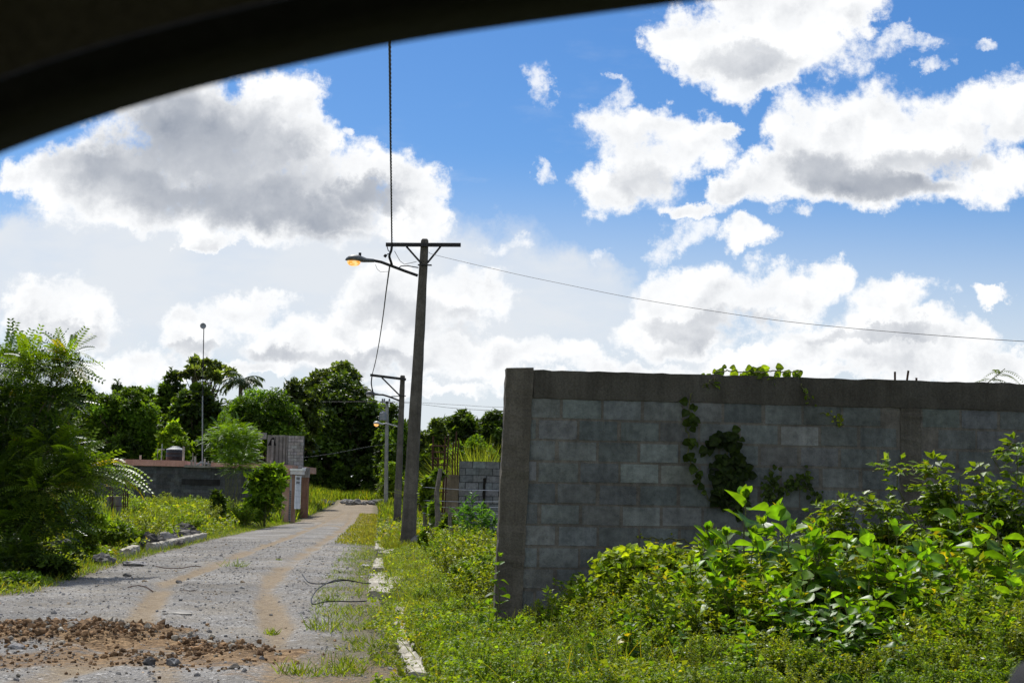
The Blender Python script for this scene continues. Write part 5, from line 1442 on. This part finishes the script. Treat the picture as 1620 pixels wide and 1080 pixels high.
def climber(seed, h, rad, leaf=.055):
    """loose climbing shrub: wandering shoots with small three-part leaves"""
    r = np.random.default_rng(seed); tb, lb = MB(), MB()
    for q in range(16):
        a = r.uniform(0, 6.283); e = rad * r.uniform(.1, 1); hh = h * r.uniform(.55, 1.05); n = 9; t = np.linspace(0, 1, n)[:, None]
        Pq = np.array([[math.cos(a), math.sin(a), 0]]) * e * t + np.array([[0, 0, 1]]) * hh * np.sin(t * 1.75) / math.sin(1.57) + r.normal(0, .03, (n, 3)); Pq[0] = (0, 0, -.05)
        tb.tube(Pq, np.linspace(.006, .002, n), 4, (.9, .8, .6), caps=False)
        m_ = 40; tt = r.uniform(.15, 1, m_); pp = np.stack([np.interp(tt, t[:, 0], Pq[:, i]) for i in range(3)], -1)
        dd = unit(rdirs(r, m_) * np.array([1, 1, .5]) + np.array([0, 0, .1])); side = unit(np.cross(dd, (0, 0, 1.))); nr_ = unit(np.array([0, 0, 1.]) + r.normal(0, .35, (m_, 3)))
        for o in (-1, 0, 1):
            ax = unit(dd + side * o * .9); lb.scatter(LEAF_F, pp + dd * .05, ax, nr_, np.column_stack([np.full(m_, leaf * .62), np.full(m_, leaf), np.full(m_, leaf)]) * r.uniform(.75, 1.25, (m_, 1)), leafcol(r, m_, (.06, .115, .012), (.12, .18, .018), .2, .03))
    return tb, lb


def proto(name, label, cat, builders, mat, loc, group=None, rz=0, sc=1.0):
    o = thing(name, label, cat, loc, group); tb, lb = builders
    tb.build('stem', MAT['stem'], o); lb.build('foliage', MAT[mat], o, smooth=True)
    o.rotation_euler = (0, 0, rz); o.scale = (sc,) * 3
    return o


WALLX = lambda y: np.where(y < 14.75, -.25 + 0 * y + (14.75 - y) * .35, np.where(y < 44, WORG[0] - .02 - (y - 14.8) * .03, o2[0] - .1))
rp = np.random.default_rng(500)
def vgp(px, d):
    p = at(px, 900, d); return (p[0], d, float(H(p[0], d)))
def hfor(py, px, d):
    return float(at(px, py, d)[2] - vgp(px, d)[2])


# single out the showiest broad-leaved weeds
BP = [broad_plant(510 + q, 1.0, .185, 2 + q % 3) for q in range(5)]
BPo = []
def put(protos, pl, i, name, label, cat, mat, px, d, ytop, group=None, hp=1.0):
    h = hfor(ytop, px, d); loc = vgp(px, d); s = max(.3, h / hp)
    if len(protos) <= i or protos[i] is None:
        o = proto(name, label, cat, pl[i], mat, loc, group, rp.uniform(0, 6.28), s); protos[i] = o
    else:
        o = dup(protos[i], loc, rp.uniform(0, 6.28), s, label, group)
        if group is None and 'group' in o: del o['group']
    return o


BPo = [None] * 5
special = [(1178, 12.6, 778, 'tall broad-leaved weed whose tip stands highest before the dark vine'), (1246, 12.3, 832, 'broad-leaved weed with spiky bright tip beside the highest one'), (1290, 12.0, 842, 'broad-leaved weed with pale young tip near the middle of the wall'),
           (1120, 12.9, 838, 'broad-leaved weed leaning out over the yellow vine mound'), (1385, 11.8, 868, 'broad-leaved weed below the bare block joints, large leaves'), (1545, 12.0, 845, 'broad-leaved weed with rosette tips under the tall climbing shoots'), (1600, 11.7, 872, 'broad-leaved weed at the frame edge beside the car mirror')]
for q, (px, d, yt, lb_) in enumerate(special): put(BPo, BP, q % 5, 'broadleaf_weed', lb_, 'weed', 'leaf_gloss', px, d, yt)
gB = 'broad-leaved weeds crowding before the grey wall'
for q, (px, d, yt) in enumerate(((1150, 12.2, 850), (1205, 11.9, 880), (1235, 12.9, 815), (1270, 11.6, 905), (1330, 11.7, 890), (1340, 12.6, 862), (1420, 12.4, 850), (1430, 11.5, 905), (1470, 12.0, 880), (1500, 11.6, 900), (1580, 12.6, 850), (1640, 12.2, 850), (1160, 11.5, 930), (1225, 11.2, 950), (1310, 11.3, 945), (1385, 11.2, 950), (1450, 11.2, 960), (1360, 10.9, 985), (1410, 10.8, 1000), (1290, 10.8, 1000), (1100, 12.5, 900), (1180, 11.0, 985), (1530, 11.3, 935), (1600, 11.2, 930), (1520, 12.8, 830), (1075, 12.4, 915), (1130, 11.8, 915), (1250, 11.0, 960), (1340, 10.8, 970), (1190, 12.3, 850), (1300, 12.4, 850), (1370, 12.0, 872), (1455, 11.8, 880), (1215, 11.4, 930), (1000, 10.9, 985), (1080, 10.6, 1005), (940, 10.8, 1010), (1180, 10.3, 1020), (1500, 10.4, 1000), (1590, 10.4, 985), (1420, 10.2, 1020))):
    put(BPo, BP, q % 5, 'broadleaf_weed', 'broad pointed-leaf weed, one of the lush crowd before the grey block wall', 'weed', 'leaf_gloss', px, d, yt - 16 + rp.uniform(-10, 10), gB)

WB = [weed_bush(530 + q, .5, .40, (.040, .033, .046, .036)[q % 4], (LIGHT, YEL, LIGHT, YEL)[q % 4], 38, 75) for q in range(6)]
WBo = [None] * 6
gW = 'fine-leaved weed bushes before the grey wall'
wl = []
for px, d, yt in ((945, 13.7, 930), (975, 13.4, 915), (1008, 13.6, 900), (1048, 13.5, 892), (1082, 13.2, 896), (1108, 13.0, 900), (930, 12.9, 965), (990, 12.3, 965), (1045, 12.0, 960), (1125, 12.3, 905), (840, 14.0, 985), (870, 14.2, 968), (905, 14.0, 952), (880, 13.2, 1000), (925, 13.4, 975), (960, 13.8, 935), (1000, 13.4, 925), (1040, 13.2, 920), (1075, 13.2, 905), (985, 12.7, 950), (1020, 12.5, 955), (1065, 12.4, 950), (1100, 12.2, 945), (940, 12.6, 985), (900, 12.5, 1010), (860, 12.6, 1015), (835, 13.2, 1008), (845, 11.9, 1035), (880, 11.8, 1030), (920, 11.7, 1020), (960, 11.8, 1000), (1000, 11.7, 995), (1045, 11.6, 990), (1085, 11.5, 990), (1120, 11.5, 975), (870, 11.2, 1055), (915, 11.1, 1050), (960, 11.0, 1040), (1010, 11.0, 1035), (1060, 10.9, 1035), (1110, 10.9, 1025), (1150, 10.8, 1010), (1195, 10.6, 1005), (1240, 10.5, 1010), (1285, 10.4, 1030), (1335, 10.4, 1040), (1390, 10.4, 1035), (1440, 10.5, 1020), (1490, 10.7, 985), (1535, 10.7, 965), (1580, 10.7, 955), (1625, 10.7, 955), (1480, 10.3, 1030), (1530, 10.2, 1020), (1580, 10.2, 1010), (1620, 10.3, 1000), (1555, 11.4, 925), (1600, 11.6, 915), (1505, 11.2, 950)):
    put(WBo, WB, len(wl) % 6, 'weed_bush', 'fine small-leaved yellow-green weed bush in the thicket below the grey block wall', 'weed', 'leaf', px, d, yt - (20 if d > 10.8 else 12) + rp.uniform(-10, 10), gW, .5); wl.append(px)
for px, d, yt, lb_ in ((845, 14.3, 962, 'thin upright weed shoots tight against the wall pillar foot'), (862, 14.25, 975, 'second tuft of upright weed shoots beside the pillar foot')):
    put(WBo, WB, 3, 'weed_bush', lb_, 'weed', 'leaf', px, d, yt, None, .5)

for px, d, yt in ((830, 9.6, 1052), (880, 9.5, 1062), (930, 9.4, 1058), (985, 9.5, 1050), (1040, 9.4, 1058), (1095, 9.4, 1052), (1150, 9.4, 1046), (1210, 9.3, 1050), (1265, 9.3, 1056), (1350, 9.3, 1066), (1420, 9.3, 1060), (1480, 9.4, 1048), (1540, 9.3, 1046), (1600, 9.3, 1042), (790, 10.4, 1040), (760, 11.2, 1015), (800, 12.2, 990)):
    put(WBo, WB, int(px) % 6, 'weed_bush', 'fine small-leaved yellow-green weed bush in the thicket below the grey block wall', 'weed', 'leaf', px, d, yt + rp.uniform(-8, 8), gW, .5)
for px, d, yt in ((1140, 12.0, 880), (1190, 12.8, 850), (1225, 12.0, 872), (1262, 12.9, 846), (1325, 12.2, 868), (1395, 12.7, 846), (1480, 12.6, 846), (1515, 12.2, 858), (1560, 12.3, 850), (1610, 12.3, 846), (1175, 11.6, 925), (1470, 11.4, 915)):
    put(WBo, WB, int(px) % 6, 'weed_bush', 'fine small-leaved yellow-green weed bush in the thicket below the grey block wall', 'weed', 'leaf', px, d, yt + rp.uniform(-10, 10), gW, .5)
SH_ = [weed_bush(640 + q, 1.0, .16, .05, (LIGHT, YEL)[q % 2], 9, 55, LEAF_F, .45, .02) for q in range(2)]; SHo = [None] * 2
for q, (px, d, yt) in enumerate(((838, 14.2, 955), (868, 14.1, 972), (895, 14.0, 940), (905, 13.6, 950), (935, 13.9, 905), (953, 13.8, 880), (982, 13.9, 868), (1015, 13.9, 862), (1060, 13.8, 855), (1098, 13.7, 850), (845, 13.0, 985), (880, 12.7, 985), (920, 12.3, 985), (1225, 13.2, 838), (1320, 13.2, 822), (1430, 13.0, 818), (1500, 13.2, 800), (1575, 13.0, 806), (1615, 13.1, 800), (850, 10.4, 1010), (905, 10.2, 1000), (968, 10.3, 985), (1030, 10.1, 1000), (1090, 10.2, 980), (1140, 10.0, 1000), (1205, 10.0, 1010), (1255, 9.9, 1020), (1370, 9.8, 1030), (1455, 9.9, 1005), (1510, 10.0, 980), (1570, 9.9, 970), (1605, 10.1, 960), (760, 12.5, 985), (735, 14.5, 950), (700, 17, 915))):
    put(SHo, SH_, q % 2, 'weed_shoot', 'slender upright weed shoot standing out of the thicket before the grey wall', 'weed', 'leaf', px, d, yt + rp.uniform(-4, 4), 'slender shoots above the thicket', 1.0)
gF = 'weed bushes along the crooked fence'
for px, d, yt in ((700, 30, 848), (725, 27, 842), (745, 25, 832), (765, 22, 836), (781, 19, 848), (790, 17, 862), (735, 22, 856), (760, 18.5, 878), (715, 24, 858), (706, 27, 856), (775, 16.5, 890), (750, 28, 826), (735, 31, 824), (715, 33, 826)):
    put(WBo, WB, int(px) % 6, 'weed_bush', 'yellow-green weed bush along the crooked fence before the paler block wall', 'weed', 'leaf', px, d, yt + rp.uniform(-4, 4), gF, .5)
gL = 'weed bushes on the bank across the street'
for q in range(34):
    d = rp.uniform(34, 80); x = float(XL(d)) - rp.uniform(.7, 4.5); h = rp.uniform(.5, 1.05)
    dup(WBo[q % 6], (x, d, float(H(x, d)) - .05), rp.uniform(0, 6.28), h / .5, 'yellow-green weed bush on the grassy bank across the gravel street', gL)
gV = 'low weeds scattered over the verge'
for q in range(34):
    d = rp.uniform(10.5, 30); t = rp.uniform(.25, .95); xa = float(XR(d)) + .3; xb = float(WALLX(np.array([d]))[0]); x = xa + (xb - xa) * t
    px, _ = proj((x, d, .1)); h = rp.uniform(.16, .34)
    o = dup(WBo[q % 6], (x, d, float(H(x, d)) - .02), rp.uniform(0, 6.28), h / .5, 'low tufty weed, one of many among the creeping plants on the verge', gV)
o_ = proto('sapling', 'bluish green sapling with narrow leaves before the paler block wall', 'sapling', weed_bush(599, 1.0, .26, .12, ((.03, .085, .022), (.06, .14, .03)), 14, 60, LEAF_F, .2, 0), 'leaf', vgp(752, 29), None, .4, hfor(779, 752, 29))
CB = [climber(560 + q, 1.0, .42) for q in range(3)]; CBo = [None] * 3
for q, (px, d, yt, lb_) in enumerate(((1490, 13.6, 748, 'tall climbing shoots with small leaves reaching up the grey wall'), (1545, 13.5, 728, 'highest leafy climbing shoot with a bright tip on the grey wall'), (1330, 13.6, 800, 'arching small-leaved climber before the joint of the two wall bays'), (1400, 13.5, 805, 'small-leaved climber dome below the second wall pillar'), (1450, 13.3, 815, 'small-leaved climber filling the gap before the wall pillar'), (1600, 13.6, 806, 'rounded small-leaved climber at the wall near the frame edge'), (1275, 13.5, 850, 'low dark climber at the wall behind the broad-leaved weeds'))):
    put(CBo, CB, q % 3, 'climbing_shrub', lb_, 'shrub', 'leaf_gloss', px, d, yt, None, 1.0)

# mound of yellowing vine
bush_at('vine', 'mound of yellow-green vine with heart-shaped leaves before the wall', 'vine', 1035, 905, 13.4, 88, 40, 571, ((.08, .13, .012), (.15, .19, .02)), .058, 3000, LEAF_H, .9, 'leaf', ncl=26)
bush_at('vine', 'small outlying tuft of yellow vine at the mound foot', 'vine', 975, 925, 13.5, 34, 26, 572, LIGHT, .06, 1200, LEAF_H, .9, ncl=6)
# palmate-leaved plant at the bottom
def palmate(px, py, d, seed, label):
    r = np.random.default_rng(seed); c = at(px, py, d); gz = float(H(c[0], d)); root = thing('palmate_weed', label, 'weed', (c[0], d, gz)); off = (c[0], d, gz); tb, lb = MB(), MB()
    for q in range(9):
        th = r.uniform(0, 6.28); e = r.uniform(.03, .22); h = c + np.array([math.cos(th) * e, math.sin(th) * e, r.uniform(-.16, .06)])
        tb.tube([(c[0], d, gz - .05), (c[0] + .5 * (h[0] - c[0]), d + .5 * (h[1] - d), gz + (h[2] - gz) * .7), h], .005, 4, caps=False)
        for j in range(7):
            a = th + (j - 3) * .48; ax = np.array([[math.cos(a), math.sin(a), -.25 + r.normal(0, .12)]]); L = .16 * (1 - .08 * abs(j - 3)) * r.uniform(.85, 1.1)
            lb.scatter(leaf_big(.6, .3, .01, 6), h[None], ax, np.array([[0, 0, 1.]]), np.array([[L * .42, L, L]]), leafcol(r, 1, (.05, .12, .015), (.08, .15, .02), .1))
    tb.build('stem', MAT['stem'], root, off); lb.build('foliage', MAT['leaf_gloss'], root, off)
palmate(1312, 1058, 10.3, 575, 'shiny weed with hand-shaped leaves at the very bottom of the thicket')
palmate(1390, 1070, 10.2, 576, 'second hand-shaped leaf weed beside the shiny one at the bottom')


# vines on the wall face: local wall coordinates
def wall_vine(name, label, runs, leaf, cols, seed, per=16, mat='leaf', cat='vine', proud=.05):
    r = np.random.default_rng(seed); o0 = xf1(np.array([[runs[0][0][0], -.03, 0]]))[0]; root = thing(name, label, cat, (o0[0], o0[1], float(H(o0[0], o0[1])))); off = tuple(root.location); tb, lb = MB(), MB()
    for run, dens in runs and [(q[0], q[1]) for q in [(rr_[0] if False else rr_, None) for rr_ in []]] or [(rr_, 1) for rr_ in runs]:
        P = np.array([(x, -.03 - .02 * math.sin(i * 1.7), z) for i, (x, z) in enumerate(run)])
        s = np.linspace(0, len(P) - 1, len(P) * 5); C = np.stack([np.interp(s, np.arange(len(P)), P[:, i]) for i in range(3)], -1) + r.normal(0, .008, (len(s), 3))
        tb.tube(xf1(C), .006, 4, (.5, .5, .5), caps=False)
        n = per * len(P); q = r.uniform(0, len(s) - 1.01, n); pp = np.stack([np.interp(q, np.arange(len(s)), C[:, i]) for i in range(3)], -1) + r.normal(0, 1, (n, 3)) * np.array([.035, .012, .035]) - np.array([0, proud * .5, 0])
        ax = unit(np.column_stack([r.normal(0, .8, n), np.full(n, -.25), r.normal(-.45, .6, n)])); nr_ = unit(np.column_stack([r.normal(0, .3, n), np.full(n, -1.), r.normal(.35, .3, n)]))
        L = leaf * r.uniform(.6, 1.2, n); lb.scatter(LEAF_H, xf1(pp), ax, nr_, np.column_stack([L, L, L]), leafcol(r, n, *cols))
    tb.build('stem', MAT['stem'], root, off); lb.build('foliage', MAT[mat], root, off)
    return root


def wz(py, px): return float(at(px, py, 14.95)[2])
def wx(px): return (at(px, 800, 14.95)[0] - WORG[0]) / math.cos(WANG)
def wpts(L): return [(wx(a), wz(b, a)) for a, b in L]
wall_vine('wall_vine', 'dark ivy strand hanging down the grey wall face below the creeper', [wpts([(1092, 622), (1086, 640), (1090, 660), (1084, 680), (1090, 700), (1084, 720), (1096, 740)]), wpts([(1096, 740), (1106, 762), (1120, 786), (1126, 800)])], .085, ((.022, .042, .008), (.035, .058, .010)), 581, 3)
wall_vine('wall_vine', 'thick dark mass of ivy on the wall behind the highest weed', [wpts([(1118, 706), (1130, 692), (1150, 690), (1165, 700)]), wpts([(1150, 715), (1146, 740), (1150, 765), (1155, 800)]), wpts([(1165, 715), (1172, 740), (1168, 770), (1170, 800)]), wpts([(1140, 735), (1134, 760), (1135, 790)]), wpts([(1158, 725), (1160, 750), (1160, 790)])], .085, ((.011, .022, .005), (.026, .044, .009)), 582, 15)
wall_vine('wall_vine', 'sunlit creeper running along the top edge of the wall', [[(wx(a), WTOP + .03 + .02 * math.sin(a)) for a in (1128, 1150, 1165, 1182, 1200, 1220, 1240, 1258, 1270)], wpts([(1108, 611), (1120, 603), (1132, 598)]), wpts([(1268, 606), (1276, 620), (1284, 632)])], .085, ((.07, .12, .012), (.12, .18, .02)), 583, 6, proud=-.12)
wall_vine('wall_vine', 'thin pale tendril dangling on the wall right below the creeper end'.replace('right ', ''), [wpts([(1300, 652), (1318, 657), (1330, 664), (1338, 672)])], .035, YEL, 584, 4)
wall_vine('wall_vine', 'spindly dark shrub branches against the wall beside the ivy mass', [wpts([(1225, 812), (1232, 780), (1245, 765), (1262, 758)]), wpts([(1232, 780), (1222, 755), (1220, 742)]), wpts([(1245, 765), (1275, 770), (1300, 785)]), wpts([(1228, 800), (1215, 780), (1208, 765)]), wpts([(1262, 758), (1280, 752)])], .05, ((.025, .045, .012), (.05, .08, .016)), 585, 9)
wall_vine('wall_vine', 'dry pale twig arching in front of the wall above the vine mound', [[(wx(a), wz(b, a)) for a, b in ((1003, 848), (1020, 850), (1050, 852), (1080, 853), (1095, 858))]], .03, YEL, 586, 2)

# saplings peeping over the wall
def over_wall(px, ytop, label, seed):
    r = np.random.default_rng(seed); p = xf1(np.array([[wx(px) * 1.02, .55, 0]]))[0]; top = at(px, ytop, p[1]); gz = float(H(p[0], p[1])); root = thing('sapling', label, 'sapling', (p[0], p[1], gz)); off = tuple(root.location)
    tb, lb = MB(), MB(); P = np.array([(p[0], p[1], gz - .05), (p[0] + .02, p[1], 1.4), (p[0], p[1], WTOP), top]); tb.tube(P, [.014, .011, .008, .004], 5, caps=False)
    for q in range(13):
        th = q * 2.4; el = r.uniform(-.1, .8); ax = np.array([[math.cos(th) * math.cos(el), math.sin(th) * math.cos(el), math.sin(el)]]); z = r.uniform(.1, 1); b0 = P[2] + (top - P[2]) * z
        L = r.uniform(.2, .34); lb.scatter(PIN[1], b0[None], ax, np.array([[0, 0, 1.]]), np.array([L]), leafcol(r, 1, (.035, .06, .014), (.06, .09, .02)))
    tb.build('stem', MAT['stem'], root, off); lb.build('foliage', MAT['leaf'], root, off)
over_wall(1590, 583, 'feathery sapling peeping over the wall top near the frame edge', 591)

# tall leafy weed beside the wall end
o_ = proto('broadleaf_weed', 'tall single-stemmed weed standing at the corner of the wall pillar', 'weed', broad_plant(595, 1.0, .125, 1, ((.04, .09, .01), (.08, .14, .015))), 'leaf', vgp(790, 13.6), None, .6, hfor(882, 790, 13.6))
o_ = proto('broadleaf_weed', 'shorter broad-leaved weed at the foot of the pillar corner weed', 'weed', broad_plant(596, 1.0, .20, 2, ((.05, .10, .012), (.09, .15, .018))), 'leaf', vgp(776, 13.3), None, 2.6, hfor(950, 776, 13.3))

# ------------------------------------------------------------------ ground cover
def cover(name, pts, hmax, leaf, cols, seed, w=.75, tpl=LEAF_F, yellow=.03, hn=1.3, flat=.6, mat='leaf', thin=0.0):
    r = np.random.default_rng(seed); n = len(pts); hm = fbm(pts, hn, 3, seed) ; keep = hm > thin; pts = pts[keep]; hm = hm[keep]; n = len(pts)
    hz_ = hmax * np.clip((hm - .25) * 1.7, .06, 1.2) * (r.random(n) ** .55)
    z = H(pts[:, 0], pts[:, 1]) + hz_
    nr_ = unit(np.array([0, 0, 1.]) + r.normal(0, flat, (n, 3))); ax = unit(np.cross(nr_, rdirs(r, n)))
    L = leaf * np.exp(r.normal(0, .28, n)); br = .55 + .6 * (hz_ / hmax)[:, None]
    patch = .75 + .5 * fbm(pts, .8, 3, seed + 9)[:, None]
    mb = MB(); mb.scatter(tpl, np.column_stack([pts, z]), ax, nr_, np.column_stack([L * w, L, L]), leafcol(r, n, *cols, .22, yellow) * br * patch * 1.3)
    return tag(mb.build(name, MAT[mat]), kind='stuff')


def region(r, n, y0, y1, xa, xb, pw=1.5):
    y = y0 + (y1 - y0) * r.random(n) ** pw; a = xa(y); b = xb(y); return np.column_stack([a + (b - a) * r.random(n), y])


rc = np.random.default_rng(600)
P = region(rc, 110000, 9.0, 44, lambda y: XR(y) - .12 + .22 * np.sin(y * 2.3) * .5, WALLX, 1.9)
kd = np.clip((np.abs(P[:, 0] - XR(P[:, 1])) - .12) / .35, 0, 1); P = P[rc.random(len(P)) < np.where(P[:, 1] < 17, .34, .10) + .66 * kd]
cover('ground_cover', P, .22, .033, (LIGHT[0], YEL[1]), 601, yellow=.02)
P = region(rc, 30000, 9.5, 16, lambda y: XR(y) + .25, WALLX, 1.0)
cover('ground_cover', P, .32, .030, (LIGHT[0], LIGHT[1]), 602, hn=1.9, thin=.40)
P = np.column_stack([rc.uniform(-.55, 7.5, 42000), rc.uniform(8.2, 14.6, 42000)])
cover('ground_cover', P, .26, .034, (DARK[1], LIGHT[1]), 603)
P = region(rc, 16000, 44, 100, lambda y: XR(y) + .1, lambda y: XR(y) + 9, 1.2)
cover('ground_cover', P, .45, .12, (MIDG[0], YEL[1]), 604)
# bank across the street
P = region(rc, 36000, 18, 60, lambda y: XL(y) - 9, lambda y: XL(y) - .15, 1.4)
cover('ground_cover', P, .34, .075, (MIDG[1], YEL[1]), 605)
P = region(rc, 26000, 44, 92, lambda y: XL(y) - 7, lambda y: XL(y) - .5, 1.1)
cover('ground_cover', P, .75, .11, (LIGHT[0], YEL[1]), 607, hn=.5)
P = region(rc, 9000, 12, 26, lambda y: XL(y) - 3.5, lambda y: XL(y) + .2, 1.2)
cover('ground_cover', P, .16, .05, (MIDG[0], YEL[1]), 606)


def grass(name, pts, h, bw, cols, seed, yellow=.06, lean=.35, thin=0.0, hn=.8):
    r = np.random.default_rng(seed); m_ = fbm(pts, hn, 3, seed); pts = pts[m_ > thin]; n = len(pts); hm = fbm(pts, hn, 3, seed)
    L = h * (.45 + 1.0 * hm) * r.uniform(.5, 1.15, n); ax = unit(np.column_stack([r.normal(0, lean, n), r.normal(0, lean, n), np.ones(n)])); nr_ = unit(np.column_stack([r.normal(0, 1, n), r.normal(0, 1, n), np.full(n, .3)]))
    onroad = (pts[:, 0] > XL(pts[:, 1])) & (pts[:, 0] < XR(pts[:, 1])); z = H(pts[:, 0], pts[:, 1]) + .01 * onroad
    pc_ = .7 + .6 * fbm(pts, .35, 3, seed + 3)[:, None]
    mb = MB(); mb.scatter(BLADE, np.column_stack([pts, z]), ax, nr_, np.column_stack([np.full(n, bw), L, L]), leafcol(r, n, *cols, .25, yellow) * pc_)
    return tag(mb.build(name, MAT['leaf']), kind='stuff')


GC = ((.058, .105, .014), (.125, .16, .03))
P = region(rc, 52000, 34, 82, lambda y: XL(y) - 14, lambda y: XL(y) - 1.6, 1.1)
grass('grass', P, .62, .035, GC, 611)
P = region(rc, 15000, 78, 150, lambda y: XL(y) - 16, lambda y: XL(y) - .2, 1.0); grass('grass', P, .75, .07, GC, 612)
P = region(rc, 9000, 92, 150, lambda y: XR(y) + .2, lambda y: XR(y) + 9, 1.0); grass('grass', P, .6, .07, GC, 613)
P = region(rc, 9000, 139, 152, lambda y: XL(y) - 6, lambda y: XR(y) + 5, 1.0); grass('grass', P, .8, .08, GC, 614)
P = region(rc, 14000, 14, 90, lambda y: XL(y) - 1.3, lambda y: XL(y) + .35, 1.5); grass('grass', P, .16, .012, GC, 615, lean=.6)
P = region(rc, 11000, 10.5, 60, lambda y: XR(y) - .75, lambda y: XR(y) + .1, 1.7); grass('grass', P, .10, .007, GC, 616, lean=.8, thin=.52, hn=1.7)
P = region(rc, 7000, 45, 110, lambda y: XR(y) - 1.2, lambda y: XR(y) + .3, 1.0); grass('grass', P, .15, .03, ((.08, .105, .018), (.16, .155, .04)), 617, lean=.6)
P = region(rc, 2600, 10, 32, lambda y: XR(y) + .15, WALLX, 1.4); grass('grass', P, .34, .007, ((.07, .12, .018), (.15, .17, .045)), 621, lean=.5)
P = region(rc, 5000, 40, 60, lambda y: XR(y) + .2, lambda y: XR(y) + 2.0, 1.0); grass('grass', P, .28, .018, ((.07, .10, .016), (.14, .16, .03)), 618)
P = np.column_stack([rc.uniform(-14, -8.5, 9000), rc.uniform(13, 19, 9000)]); P = P[P[:, 0] < XL(P[:, 1]) + .1]; grass('grass', P, .22, .012, GC, 619)
# lone tufts on the gravel
for q, (px, py, s_) in enumerate(((374, 901, .22), (428, 1003, .10), (505, 1000, .24), (440, 890, .06), (540, 1062, .2), (470, 1065, .16), (520, 955, .14))):
    g = gpix(px, py); r = np.random.default_rng(620 + q); n = 60; mb = MB(); zr = RH(g[0], g[1])[0]
    ax = unit(np.column_stack([r.normal(0, .7, n), r.normal(0, .7, n), np.ones(n)])); L = s_ * r.uniform(.4, 1, n)
    mb.scatter(BLADE, np.column_stack([r.normal(0, s_ * .4, n), r.normal(0, s_ * .4, n), np.full(n, -.005)]), ax, rdirs(r, n), np.column_stack([np.full(n, .009), L, L]), leafcol(r, n, *GC))
    ob = mb.build('grass_tuft', MAT['leaf']); ob.location = (g[0], g[1], zr)
    tag(ob, ['grass tuft alone on the gravel between the ruts', 'tiny grass sprig near the loose earth edge', 'grass tuft on the brown earth before the cable loop', 'tiny sprig beside the bend of the rut', 'low grass tuft at the bottom of the road by the verge', 'low spreading grass tuft on brown earth at the road bottom', 'grass tuft just beside the cable hairpin'][q], 'grass tuft')
